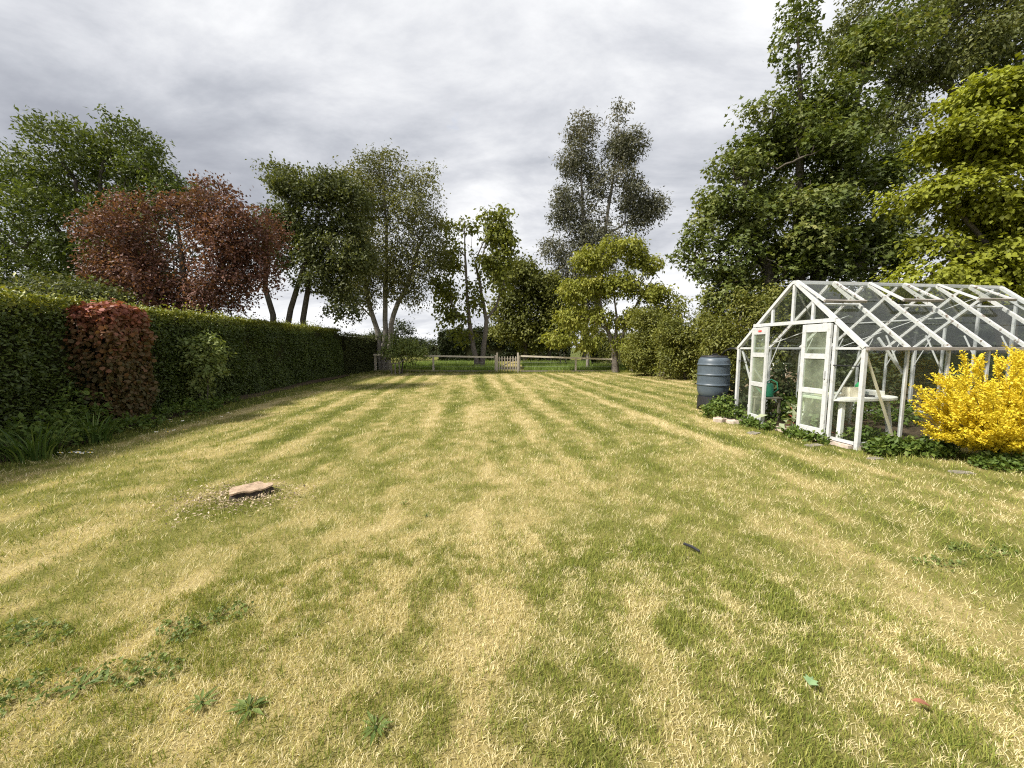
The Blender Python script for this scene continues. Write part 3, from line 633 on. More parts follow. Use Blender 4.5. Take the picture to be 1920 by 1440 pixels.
# ------------------------------------------------------------------ hedges
def hedge(name, label, p0, p1, depth, h0, h1, n_leaf, leafL, mat, core, side=1, top_young=True, group=None, bumps=0.20, end_caps=True):
    """runs p0->p1; front face on the right-hand (side=1) of p0->p1 direction"""
    root = empty(name, (p0[0], p0[1], 0))
    p0v, p1v = np.array(p0, float), np.array(p1, float); d = p1v-p0v; Ln = np.linalg.norm(d); d /= Ln
    nr = np.array([d[1], -d[0]])*side
    # core: lumpy solid of twigs
    nx, nz = max(8, int(Ln/0.35)), 8; V, Fc = [], []
    prof = [(0, 0), (0, .25), (0, .5), (0, .75), (0, .94), (.12, 1), (.5, 1), (.88, 1), (1, .94), (1, .5), (1, 0)]
    for i in range(nx+1):
        t = i/nx; hh = (h0+(h1-h0)*t)-0.045
        for a, b in prof:
            q = 0.10+0.07*vnoise(t*Ln*1.1+3, b*4+a*9); inset = q if a < 0.5 else (-q if a > .5 else 0)
            xy = d*t*Ln-nr*(a*depth+inset); V.append((xy[0], xy[1], b*hh))
    m = len(prof)
    for i in range(nx):
        for j in range(m-1): Fc.append((i*m+j, i*m+j+1, (i+1)*m+j+1, (i+1)*m+j))
    Fc += [tuple(range(m)), tuple(nx*m+j for j in range(m))[::-1]]
    link('twig_core', mesh('twig_core', V, Fc), core, root, True)
    hm = (h0+h1)/2; areas = np.array([Ln*hm*1.25, Ln*depth*0.9, depth*hm*0.6, depth*hm*0.6]); cnt = (n_leaf*areas/areas.sum()).astype(int)
    arr = []
    for f, n in enumerate(cnt):
        a = RNG.random(n); b = RNG.random(n)
        if f == 0:
            # near parts get more leaves
            t = a; hh = h0+(h1-h0)*t; bul = bumps*(fbm(t*Ln*0.9+2, b*hm*0.9, 3)-0.5)*2
            o = np.abs(RNG.normal(size=n))*0.055-0.02
            taper = 0.06*b
            P = np.c_[(d[None]*(t*Ln)[:, None]+nr[None]*(bul-o-taper)[:, None]), b*hh*1.0]
            out_ = np.r_[nr, 0.35]; young = np.clip((b-0.87)/0.10, 0, 1)
            tint = 0.10+0.42*RNG.random(n)+0.22*(fbm(t*Ln*2.2+7, b*hm*2.2, 2)-0.5)+young*0.38
        elif f == 1:
            b = b**1.7; t = a; hh = h0+(h1-h0)*t; P = np.c_[(d[None]*(t*Ln)[:, None]-nr[None]*(b*depth)[:, None]), hh+0.09*(fbm(t*Ln*2.2, b*4)-0.4)+np.abs(RNG.normal(size=n))*leafL*np.where(fbm(t*Ln*9, b*11, 1) > .80, 2.2, .9)-0.03]
            out_ = np.array([0, 0, 1.0]); tint = (0.55 if top_young else 0.15)+0.45*RNG.random(n)
        else:
            tt = 0 if f == 2 else Ln; hh = h0 if f == 2 else h1
            o = np.abs(RNG.normal(size=n))*0.06*(1 if f == 2 else -1)
            P = np.c_[(d[None]*(tt+o)[:, None]-nr[None]*(a*depth)[:, None]), b*hh]
            out_ = np.r_[d*(-1 if f == 2 else 1), .3]; tint = 0.1+0.5*RNG.random(n)
        A = unit(rnd_dir(n)*0.9+out_[None]*0.55); Nn = rnd_dir(n)*0.7+out_[None]*0.8; Nn[:, 2] += 0.4
        sz = RNG.uniform(.6, 1.3, n)*leafL
        arr.append(leaf_arrays(P, A, Nn, sz, sz*0.55, tint))
    leaf_obj('foliage', M[mat], arr, root)
    return tag(root, label, 'hedge', group)
core_m = surf_mat('hedge_twigs', (0.010, 0.012, 0.006), (0.045, 0.045, 0.020), 9, 0.95, 0.05, 0.6)
hedge('garden_hedge', 'long clipped green hedge along the left side of the lawn', (hedge_front(1.5), 1.5), (hedge_front(21.0), 21.0), 1.1, 2.22, 2.38, 102000, 0.066, 'hedge', core_m)
hedge('beech_hedge', 'dark hedge closing the orchard behind the thin tree', (-8.2, 43), (6.5, 43), 2.5, 3.0, 4.2, 16000, 0.22, 'dark', core_m, 1, False, bumps=0.5)
hedge('corner_hedge', 'short brownish hedge where the fence meets the long hedge', (-9.2, 21.3), (-8.3, 26.5), 1.0, 2.2, 2.1, 9000, 0.085, 'alder', core_m, 1, False)
hedge('shade_backdrop', 'dark leafy backdrop standing for the under-tree shade behind the greenhouse', (10.9, 13.4), (24.0, 15.9), 1.8, 3.3, 3.8, 22000, 0.14, 'dark', core_m, 1, False, bumps=0.5)  # backdrop hedge; shade under the trees is put into its dark leaves
hedge('boundary_hedge', 'shaded hedge behind the cherry tree at the right of the orchard', (6.2, 30.5), (11.5, 19.5), 1.6, 2.4, 2.0, 16000, 0.13, 'lime', core_m, 1, False, bumps=0.4)
hedge('field_hedge', 'distant low field hedge on the horizon left of the orchard', (-80, 95), (-9, 70), 4, 3.0, 2.0, 9000, 0.5, 'dark', core_m, 1, False, bumps=0.9)

# red shrub set into the hedge
def red_shrub():
    c = ground(190, 802); c = Vector((hedge_front(7.3)+0.20, 7.35, 0))
    root = empty('red_shrub', c, math.atan(0.105))
    st = MB()
    for k in range(9):
        a = RNG.normal(size=2)*0.12; b = RNG.uniform(-.5, .5, 2)*np.array([.6, 1.0])
        st.tube([(a[0]*.3, a[1]*.5, -.05), (a[0]+b[0]*.4, b[1]*.5, .8), (b[0]*.7, b[1]*.9, 1.7), (b[0]*.8, b[1], 2.15)], [.03, .024, .016, .008], 5)
    st.build('stems', M['bark'], root)['kind'] = 'stuff'
    n = 8500; P = np.zeros((n, 3)); hw = np.array([0.34, 0.50, 1.13])
    q = RNG.uniform(-1, 1, (n, 3)); f = RNG.choice(3, n, p=[.5, .25, .25]); s_ = np.where(RNG.random(n) < .5, -1, 1)
    s_ = np.where(f == 2, 1, s_); s_ = np.where((f == 0) & (RNG.random(n) < .8), 1, s_)
    q[np.arange(n), f] = s_*(1-np.abs(RNG.normal(size=n))*0.13)
    # rounded corners, narrower foot
    rr_ = np.power(np.sum(np.abs(q)**5, 1), 1/5.0)[:, None]; q = q/np.maximum(rr_, 1)
    P = q*hw+np.array([0, 0, 1.18]); foot = np.clip(P[:, 2]/1.0, 0.0, 1); P[:, :2] *= (0.72+0.28*foot)[:, None]
    P += RNG.normal(size=(n, 3))*0.04+((fbm(P[:, 1]*3+P[:, 0]*2, P[:, 2]*3, 2)-0.5)*0.24)[:, None]*np.sign(q)*np.eye(3)[f]
    out_ = np.eye(3)[f]*s_[:, None]
    A = rnd_dir(n)*.8; A[:, 2] -= .45; Nn = out_*0.9+rnd_dir(n)*0.6; Nn[:, 2] += .35
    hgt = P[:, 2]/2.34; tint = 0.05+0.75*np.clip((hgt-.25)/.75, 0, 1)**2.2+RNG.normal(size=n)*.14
    sz = RNG.uniform(.05, .095, n)
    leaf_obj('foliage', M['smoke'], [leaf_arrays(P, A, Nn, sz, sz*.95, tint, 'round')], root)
    tag(root, 'clipped square shrub with red and bronze leaves set against the hedge', 'shrub')
red_shrub()
def pale_shrub():
    D = 9.6; lob = [(368,648,34,22),(380,682,36,30),(350,675,22,26),(395,655,20,22),(372,720,24,22),(340,700,14,10,0,.5)]
    tree('pale_shrub', 'young pale green shrub standing before the dark hedge', 'shrub', D, lob,
         [[(372, None), (370, 720), (365, 660)], [(380, None), (390, 700), (392, 665)]], 0.022, 'young', 'bark', 70, 380, 8, .22, .05, .10, .055, .35, .7, shell=.3, jit=.09, boughs=40, Rb=0.14, squash=0.7)
pale_shrub()

# ------------------------------------------------------------------ small plants
def weed_clump(name, label, cat, x, y, rx, ry, h, n, L, Wd, mat='weed', group=None, droop=.25, K=6, rz=0.0):
    root = empty(name, (x, y, 0), rz)
    r = np.sqrt(RNG.random(n)); a = RNG.random(n)*2*np.pi
    C = np.c_[r*np.cos(a)*rx, r*np.sin(a)*ry, h*(1-r**2*.6)*RNG.uniform(.15, 1.0, n)]
    st = MB(); nst = min(n, 14) if h > .03 else 0
    for i in range(nst):
        st.tube([(C[i, 0]*.8, C[i, 1]*.8, -.03), (C[i, 0], C[i, 1], max(C[i, 2], .05))], [.006, .003], 4)
    if nst: st.build('stems', M['weed'], root)['kind'] = 'stuff'
    Dd = rnd_dir(n)*.8; Dd[:, 2] += .8
    leaf_obj('leaves', M[mat], [sprays(C, Dd, K, L*1.4, L*.35, L, Wd, droop, 1.0, tvar=.5)], root)
    return tag(root, label, cat, group)
def strap_clump(name, label, x, y, n, h, rad, mat='strap', cat='plant', wd=.022):
    root = empty(name, (x, y, 0))
    V, T, A = [], [], []; off = 0
    for i in range(n):
        a = random.random()*6.283; r = rad*random.random()**.5*.5; hh = h*random.uniform(.55, 1.1); l = random.uniform(.25, .95)*hh
        b = Vector((r*math.cos(a), r*math.sin(a), -.02)); dr = Vector((math.cos(a), math.sin(a), 0)); sd = Vector((-dr.y, dr.x, 0)).lerp(dr, random.uniform(-.5, .5)).normalized()
        t0 = random.random()
        for k in range(6):
            t = k/5; p = b+dr*l*t**1.8+Vector((0, 0, hh*(t-.42*t**3*(l/hh)*1.3))); wv = wd*(1-t**2*.92)*.5
            V += [p-sd*wv, p+sd*wv]; A += [t0, t0]
            if k: T += [(off+2*k-2, off+2*k-1, off+2*k+1), (off+2*k-2, off+2*k+1, off+2*k)]
        off += 12
    leaf_obj('leaves', M[mat], [(np.array([tuple(v) for v in V]), np.array(T), np.array(A))], root, None)
    return tag(root, label, cat)
hx = lambda y, d=0: hedge_front(y)+d
strap_clump('iris_clump', 'clump of long strappy green leaves at the left picture edge', -6.55, 5.15, 120, .62, .55)
strap_clump('montbretia_clump', 'strappy green leaves right beside the foot of the red shrub', -6.72, 6.05, 90, .60, .40)
weed_clump('border_plant', 'low leafy green plant between the strappy clumps', 'plant', -6.9, 5.6, .5, .45, .55, 130, .085, .05)
weed_clump('border_plant', 'tall leafy stems behind the strappy clumps at the hedge foot', 'plant', -7.25, 6.35, .35, .4, .85, 110, .08, .04)
weed_clump('border_plant', 'green ground cover under the red shrub', 'plant', -7.0, 7.0, .35, .55, .22, 90, .07, .045)
weed_clump('border_plant', 'green ground cover spreading below the pale shrub', 'plant', -7.42, 8.7, .45, .85, .30, 190, .075, .045)
weed_clump('border_plant', 'low weeds at the hedge foot just past the pale shrub', 'plant', -7.85, 10.2, .3, .7, .22, 90, .06, .04)

def bare_border():
    nx = 40; V, Fc = [], []
    for i in range(nx+1):
        y = 3.0+i*0.45; e0 = hx(y, -.4); wd = (0.55+0.25*vnoise(y*1.3, 2.0))*(1.5 if y < 6.4 else 1.0 if y < 10 else .75)
        V += [(e0, y, .045), (e0+wd*.7, y, .05), (e0+wd*.9+.4, y, .012)]
    for i in range(nx): Fc += [(3*i, 3*i+1, 3*i+4, 3*i+3), (3*i+1, 3*i+2, 3*i+5, 3*i+4)]
    o = link('border_soil', mesh('border_soil', V, Fc), M['soil'], None, True); tag(o, kind='structure')
bare_border()

def daisies():
    # one daisy: stalk, petals, eye
    def build(loc, first=None):
        r = empty('daisy', loc)
        if first is None:
            MB().tube([(0, 0, -.01), (.003, 0, .05)], [.0015, .0012], 4).build('stalk', M['weed'], r)
            mb = MB()
            for k in range(11):
                a = 2*math.pi*k/11; c, s = math.cos(a), math.sin(a)
                mb.add([(c*.004, s*.004, .051), (c*.016-s*.006, s*.016+c*.006, .055), (c*.024, s*.024, .054), (c*.016+s*.006, s*.016-c*.006, .055)], [(0, 1, 2, 3)])
            mb.build('petals', M['petal'], r)
            MB().lathe([(.0075, .051), (.007, .0555), (.003, .058), (.0004, .0585)], 8).build('eye', M['daisy_eye'], r, True)
        else:
            for ch in first.children:
                c = ch.copy(); COL.objects.link(c); c.parent = r
        return r
    spots = [((118,862),6,.17,'white daisy at the lawn edge beside the strappy leaves'),((150,856),4,.13,'white daisy right of the strappy leaves, nearer the red shrub'),
             ((325,815),6,.16,'white daisy on the lawn in front of the pale shrub'),((345,795),8,.3,'white daisy in the loose patch nearest the hedge foot'),((395,785),5,.25,'white daisy in the scatter right of the pale shrub')]
    first = None
    for (px, py), n, sp_, lab in spots:
        c = ground(px, py)
        for i in range(n):
            d = build((c.x+random.gauss(0, sp_), c.y+random.gauss(0, sp_*.6), 0.005), first)
            if first is None: first = d
            s = random.uniform(.9, 1.5); d.scale = (s, s, s); d.rotation_euler = (random.uniform(-.3, .3), random.uniform(-.3, .3), random.random()*6)
            tag(d, lab, 'daisy', lab.replace('white daisy', 'daisies'))
daisies()

# ------------------------------------------------------------------ stump
def stump():
    c = ground(470, 925); root = empty('tree_stump', (c.x, c.y, 0), 0.25)
    n = 40; ang = [2*math.pi*k/n for k in range(n)]
    rad = [0.168*(1+.10*math.sin(2*a+.6)+.07*math.sin(3*a+1)+.05*math.sin(5*a)+.03*math.sin(9*a+2)) for a in ang]
    top = lambda x, y: 0.064-.04*y-.01*x+.022*(vnoise(x*22+4, y*12+2)-.5)
    mb = MB(); V, Fc = [], []
    for zf, s in ((-.03, 1.12), (.015, 1.02), (.035, .94), (.055, .97), (1, 1.0)):
        for a, r in zip(ang, rad):
            rr_ = r*s*(1+(.05*(vnoise(a*9, zf*30)-.5) if zf != 1 else 0)); x, y = rr_*math.cos(a), rr_*math.sin(a)
            V.append((x, y, top(x, y)-.004 if zf == 1 else zf))
    for i in range(4):
        for k in range(n): Fc.append((i*n+k, i*n+(k+1) % n, (i+1)*n+(k+1) % n, (i+1)*n+k))
    mb.add(V, Fc); mb.build('bark', M['stump_bark'], root)
    V, Fc = [], []
    for s in (1.015, .8, .6, .4, .2):
        for a, r in zip(ang, rad): x, y = r*s*math.cos(a), r*s*math.sin(a); V.append((x, y, float(top(x, y))+.004))
    V.append((0, 0, float(top(0, 0))))
    for i in range(4):
        for k in range(n): Fc.append((i*n+k, i*n+(k+1) % n, (i+1)*n+(k+1) % n, (i+1)*n+k))
    Fc += [(4*n+k, 4*n+(k+1) % n, 5*n) for k in range(n)]
    V2 = [(r*1.015*math.cos(a), r*1.015*math.sin(a), float(top(r*math.cos(a), r*math.sin(a)))-.012) for a, r in zip(ang, rad)]
    b = len(V); V += V2; Fc += [(b+k, b+(k+1) % n, (k+1) % n, k) for k in range(n)]
    link('cut_face', mesh('cut_face', V, Fc), M['stump_top'], root)
    tag(root, 'low sawn tree stump with pale cut face on the lawn', 'stump')
    m = 1400; r = np.abs(RNG.normal(size=m))*.27+.12; a = RNG.random(m)*2*np.pi
    x = c.x-0.06+r*np.cos(a)*1.25; y = c.y-.10+r*np.sin(a)*.85; k = np.hypot(x-c.x, y-c.y) > .16; x, y = x[k], y[k]; m = len(x)
    P = np.c_[x, y, RNG.uniform(.006, .035, m)]; A = rnd_dir(m); A[:, 2] *= .3; Nn = rnd_dir(m)*.4; Nn[:, 2] += 1
    sz = RNG.uniform(.012, .038, m)
    o = leaf_obj('wood_chips', M['chip'], [leaf_arrays(P, A, Nn, sz, sz*.45, RNG.random(m))], None)
    tag(o, 'scattered sawdust and wood chips around the stump', 'wood chips', kind='stuff')
stump()

# ------------------------------------------------------------------ fence and gate
FY = 23.4
def fence(name, label, pxs, tops, rail_px, rail_h):
    xs = [at(p, 652, FY).x for p in pxs]; root = empty(name, (xs[0], FY, 0))
    for x, h in zip(xs, tops):
        MB().box((x-xs[0]-.05, -.05, -.3), (x-xs[0]+.05, .05, h), .012).build('post', M['pale_wood'], root)
    ra, rb = at(rail_px[0], 652, FY).x-xs[0], at(rail_px[1], 652, FY).x-xs[0]
    inner = [ra]+[x-xs[0] for x in xs[1:-1]]+[rb]
    for i in range(len(inner)-1):
        t0, t1 = (inner[i]-ra)/(rb-ra), (inner[i+1]-ra)/(rb-ra)
        z0, z1 = rail_h[0]+(rail_h[1]-rail_h[0])*t0, rail_h[0]+(rail_h[1]-rail_h[0])*t1
        MB().bar((inner[i]+.01, -.075, z0), (inner[i+1]-.01, -.075, z1), .045, .10).build('rail', M['rail_wood'], root)
        MB().bar((inner[i]+.01, -.07, .09), (inner[i+1]-.01, -.07, .075), .035, .09).build('gravel_board', M['grey_wood'], root)
        for wz in (.36, .62):
            MB().tube([(inner[i], -.055, wz), (inner[i+1], -.055, wz)], .003, 4).build('wire', M['metal'], root)
    return tag(root, label, 'fence')
fence('rail_fence', 'low timber post and rail fence left of the picket gate', [703, 812, 929], [1.08, 1.02, 1.05], (700, 926), (1.08, .93))
fence('rail_fence', 'low timber post and rail fence right of the picket gate', [974, 1080, 1186], [1.03, .92, .85], (976, 1150), (1.0, .80))
def gate():
    x0, x1 = at(932, 652, FY).x, at(971, 652, FY).x; root = empty('picket_gate', (x0, FY-.06, 0)); wd = x1-x0
    for x in (0.0, wd):
        mb = MB().box((x-.05, -.05, -.3), (x+.05, .05, 1.20), .015); mb.build('gate_post', M['pale_wood'], root)
    for z in (.24, .84):
        MB().box((.07, .012, z-.04), (wd-.07, .045, z+.04)).build('gate_rail', M['grey_wood'], root)
    MB().bar((.09, .028, .24), (wd-.09, .028, .84), .03, .06, (0, 0, 1)).build('gate_brace', M['grey_wood'], root)
    for k in range(7):
        x = .13+(wd-.26)*k/6; h = 1.0+random.uniform(-.015, .015)
        MB().add([(x-.033, -.012, .07), (x+.033, -.012, .07), (x+.033, .008, .07), (x-.033, .008, .07),
                  (x-.033, -.012, h-.05), (x+.033, -.012, h-.05), (x+.033, .008, h-.05), (x-.033, .008, h-.05), (x, -.012, h), (x, .008, h)],
                 [(0,3,2,1),(0,1,5,4),(1,2,6,5),(2,3,7,6),(3,0,4,7),(4,5,8),(6,7,9),(5,6,9,8),(7,4,8,9)]).build('picket', M['pale_wood'], root)
    MB().box((wd-.13, -.03, .80), (wd+.0, -.013, .83)).build('latch', M['black'], root)
    tag(root, 'small weathered wooden picket gate in the far fence', 'gate')
gate()
def long_grass():
    n = 42000; x = RNG.uniform(-9.0, 10.0, n); y = RNG.uniform(23.75, 35, n)
    path = np.abs(x-(-.05+0.05*(y-23.4)-0.9*np.clip((y-27)/8, 0, 1))) > .75+.1*(y-24)*.3
    patch = fbm(x*.35+9, y*.35+4, 2) > .30
    left = ~((x < -4.6) & (y < 26.5))
    k = path & patch & left; x, y = x[k], y[k]; n = len(x)
    h = RNG.uniform(.22, .50, n)*(0.8+.5*fbm(x*.8, y*.8, 2)); tint = np.clip(.25+.5*RNG.random(n)+.5*(fbm(x*.7, y*.7+8, 2)-.5), 0, 1)
    V, T, A = make_blades(x, y, np.full(n, -.02), h, RNG.uniform(.014, .028, n), RNG.uniform(.1, .6, n), tint, 2)
    o = link('long_grass', big_mesh('long_grass', V, T, {'tint': A}), M['long_grass'])
    tag(o, 'unmown long green grass in the orchard behind the fence', 'grass', kind='stuff')
    n = 9000; x = RNG.uniform(-9.2, 9, n); y = 23.3+RNG.normal(size=n)*.10
    V, T, A = make_blades(x, y, np.full(n, -.02), RNG.uniform(.06, .2, n)*(.4+fbm(x*1.2, y*0)), RNG.uniform(.01, .018, n), RNG.uniform(.1, .7, n), RNG.uniform(.1, .5, n), 1)
    o = link('fence_line_grass', big_mesh('fence_line_grass', V, T, {'tint': A}), M['grass'])
    tag(o, 'strip of uncut grass tufts along the foot of the fence', 'grass', kind='stuff')
long_grass()
# stakes
def staked(name, label, px, D, stakes, h, tree_pts, cat, leaf=None):
    c = at(px, 652, D); root = empty(name, (c.x, D, 0))
    for dx, dy, lx in stakes:
        MB().bar((dx, dy, -.2), (dx+lx, dy, h), .07, .07).build('stake', M['grey_wood'], root)
    return tag(root, label, cat), c
r, c = staked('tree_stake_frame', 'weathered stakes with a crossbar before the left end of the fence', 741, 21.9, [(-.25, 0, .02), (.22, .02, -.02), (.03, -.18, 0)], .62, None, 'stake')
MB().bar((-.36, -.05, .60), (.34, -.05, .64), .06, .06).build('crossbar', M['grey_wood'], r)
MB().tube([(.20, -.02, .66), (.5, 0, .80), (.75, .05, .95)], [.03, .025, .012], 6).build('bent_branch', M['bark_pale'], r)
r, c = staked('sapling_stakes', 'pair of short stakes holding the sapling right of the cherry', 1242, 19.8, [(-.10, 0, .01), (.12, .03, -.01)], .78, None, 'stake')
MB().bar((-.13, -.045, .66), (.15, -.02, .66), .02, .06).build('tie_strap', M['black'], r)
tree('sapling', 'spindly staked sapling with a few leaves right of the cherry', 'tree', 19.85, [(1240,640,18,10),(1255,628,10,12),(1230,655,8,10)],
     [[(1242, None), (1243, 690), (1238, 660), (1244, 630)]], .025, 'laurel', 'bark_pale', 22, 60, 6, .3, .07, .1, .05, .4, .6, shell=.2, jit=.08, boughs=12, Rb=0.2)
r, c = staked('orchard_stake', 'pale stakes leaning beside a young orchard tree behind the fence', 1055, 30, [(-.1, 0, -.12), (.35, 0, -.25)], 1.15, None, 'stake')
tree('young_orchard_tree', 'small orchard tree with a pale trunk left of the cherry', 'tree', 25.5, [(1103,625,30,22),(1085,610,24,18),(1120,610,24,20)],
     [[(1102, None), (1103, 660), (1101, 630)]], .10, 'cherry', 'bark_pale', 60, 330, 8, .4, .1, .15, .07, .7, .4, shell=.3, jit=.2, boughs=30, Rb=0.35)

# ------------------------------------------------------------------ greenhouse
O = ground(1606, 843.5); Bk = ground(1379, 785)
gw = (Bk-O).length; ga = math.atan2(-(Bk.x-O.x), Bk.y-O.y)          # local +y runs along the gable, +x along the ridge
GH = empty('greenhouse', O, ga)
W_, LEN, EV, RG, NB = gw, 4.30, 1.49, 2.63, 6
BAY = LEN/NB
def gbar(name, p, q, a=.035, b=.035, mat='paint', up=(0, 0, 1), parent=None):
    return MB().bar(p, q, a, b, up).build(name, M[mat], parent or GH)
# base kerb
for p, q in (((0, -.01, .02), (LEN, -.01, .02)), ((0, W_+.01, .02), (LEN, W_+.01, .02)), ((LEN, 0.06, .02), (LEN, W_-.06, .02))):
    gbar('base_kerb', p, q, .10, .09, 'stone')
gbar('door_sill', (-.02, .06, .015), (-.02, W_-.06, .015), .12, .07, 'slab')
gbar('bottom_rail', (.06, 0, .09), (LEN-.06, 0, .09), .035, .045); gbar('bottom_rail', (.06, W_, .09), (LEN-.06, W_, .09), .035, .045)
gbar('bottom_rail', (0, .04, .085), (0, .44, .085), .035, .045); gbar('bottom_rail', (0, 2.13, .085), (0, W_-.04, .085), .035, .045)
# corner and side posts
for x, y in ((0, 0), (0, W_), (LEN, 0), (LEN, W_)):
    gbar('corner_post', (x, y, .0), (x, y, EV), .052, .052)
for i in range(1, NB):
    gbar('side_post', (i*BAY, 0, .09), (i*BAY, 0, EV-.02), .036, .036, 'alu'); gbar('side_post', (i*BAY, W_, .09), (i*BAY, W_, EV-.02), .036, .036, 'alu')
# eaves, gutters, ridge
for y, s in ((0, -1), (W_, 1)):
    gbar('eave_bar', (.04, y, EV), (LEN-.04, y, EV), .05, .045, 'paint')
    gbar('gutter', (-.02, y+s*.055, EV-.005), (LEN+.03, y+s*.055, EV-.005), .06, .045, 'gutter')
gbar('ridge_bar', (-.03, W_/2, RG), (LEN+.03, W_/2, RG), .06, .055, 'paint')
sl_ = math.hypot(W_/2, RG-EV)
nn_ = Vector((0, -(RG-EV), W_/2)).normalized()      # near slope normal
nf_ = Vector((0, (RG-EV), W_/2)).normalized()
def on_slope(x, t, side=0, lift=0.0):
    """t 0 at eave .. 1 at ridge"""
    y = t*W_/2 if side == 0 else W_-t*W_/2
    return Vector((x, y, EV+(RG-EV)*t))+(nn_ if side == 0 else nf_)*lift
for i in range(NB+1):
    x = i*BAY; end = i in (0, NB)
    for s in (0, 1):
        wd = .072 if end else .038
        gbar('rafter', on_slope(x, .0, s, .012), on_slope(x, .985, s, .012), wd, .05, 'paint' if end else 'paint_worn', tuple(nn_ if s == 0 else nf_))
# roof panes, vents in bays 1, 3, 5 of the near slope
vents = (0, 2, 4)
def pane(name, a, b, c, d, parent=None, mat='glass', th=.004):
    a, b, c, d = map(Vector, (a, b, c, d)); n = (b-a).cross(d-a).normalized()*th/2
    return MB().add([a-n, b-n, c-n, d-n, a+n, b+n, c+n, d+n], [(0,3,2,1),(4,5,6,7),(0,1,5,4),(1,2,6,5),(2,3,7,6),(3,0,4,7)]).build(name, M[mat], parent or GH)
VT = .60
for i in range(NB):
    x0, x1 = i*BAY+.022, (i+1)*BAY-.022
    for s in (0, 1):
        spans = [(.015, .34), (.34, .66), (.66, .97)]
        if s == 0 and i in vents: spans = [(.015, .31), (.31, VT)]
        for t0, t1 in spans:
            pane('roof_pane', on_slope(x0, t0+.004, s, .03), on_slope(x1, t0+.004, s, .03), on_slope(x1, t1-.004, s, .026), on_slope(x0, t1-.004, s, .026))
    if i in vents:
        gbar('vent_sill', on_slope(x0, VT+.012, 0, .02), on_slope(x1, VT+.012, 0, .02), .03, .03, 'alu', tuple(nn_))
        v = empty('roof_vent'); v.parent = GH; v.location = on_slope((x0+x1)/2, .985, 0, .045)
        ang = {0: .10, 2: .16, 4: .22}[i]
        # opened about the ridge: local frame x along ridge, -y down the slope
        dn = (on_slope(0, 0)-on_slope(0, 1)).normalized(); dn = (dn*math.cos(ang)+nn_*math.sin(ang)).normalized(); up_ = dn.cross(Vector((-1, 0, 0))).normalized()
        if up_.z < 0: up_ = -up_
        hw_, ln = BAY/2+.005, sl_*(1-VT)-.01
        for sx in (-1, 1): gbar('vent_bar', Vector((sx*hw_, 0, 0)), Vector((sx*hw_, 0, 0))+dn*ln, .05, .028, 'paint' if sx < 0 else 'paint_worn', tuple(up_), v)
        gbar('vent_bar', Vector((-hw_-.02, 0, 0))+dn*(ln+.012), Vector((hw_+.02, 0, 0))+dn*(ln+.012), .028, .04, 'gutter', tuple(up_), v)
        pane('pane', Vector((-hw_+.025, 0, 0))+dn*.02, Vector((hw_-.025, 0, 0))+dn*.02, Vector((hw_-.025, 0, 0))+dn*(ln-.004), Vector((-hw_+.025, 0, 0))+dn*(ln-.004), v)
        gbar('vent_stay', Vector((0, 0, 0))+dn*(ln-.05), on_slope((x0+x1)/2, VT+.08, 0, 0)-v.location, .015, .008, 'black', (0, 0, 1), v)
# side panes, black sill strip and braces
for y in (0, W_):
    for i in range(NB):
        x0, x1 = i*BAY+(.033 if i == 0 else .02), (i+1)*BAY-(.033 if i == NB-1 else .02)
        for z0, z1 in ((.12, .78), (.784, EV-.025)):
            pane('side_pane', (x0, y, z0), (x1, y, z0), (x1, y, z1), (x0, y, z1))
gy = .03
gbar('brace', (.05, gy, EV-.06), (.66, gy, .12), .03, .02, 'cream', (0, 1, 0))
gbar('brace', (BAY*1.02, .04, 1.12), (BAY*.62, .20, EV+.16), .035, .02, 'alu', (0, 1, 0)); 
for i in range(1, NB+1):
    for y, s in ((.03, 1), (W_-.03, -1)):
        gbar('knee_brace', (i*BAY-.02, y, EV-.38), (i*BAY-.02, y+s*.26, EV+.20), .018, .010, 'alu', (1, 0, 0))
gbar('brace', (LEN-.05, gy, EV-.06), (LEN-.66, gy, .12), .03, .02, 'alu', (0, 1, 0))
gbar('brace', (.05, W_-gy, EV-.06), (1.1, W_-gy, .12), .03, .02, 'alu', (0, 1, 0))
# roof wind braces
for s in (1,):
    gbar('wind_brace', on_slope(.10, .93, s, -.03), on_slope(BAY*2.75, .04, s, -.03), .018, .010, 'alu', tuple(nn_ if s == 0 else nf_))
    gbar('wind_brace', on_slope(LEN-.10, .93, s, -.03), on_slope(LEN-BAY*2.75, .04, s, -.03), .018, .010, 'alu', tuple(nn_ if s == 0 else nf_))
for i in (3,):
    gbar('tie_bar', (i*BAY, W_*.22, EV+(RG-EV)*.44), (i*BAY, W_*.78, EV+(RG-EV)*.44), .025, .02, 'alu')
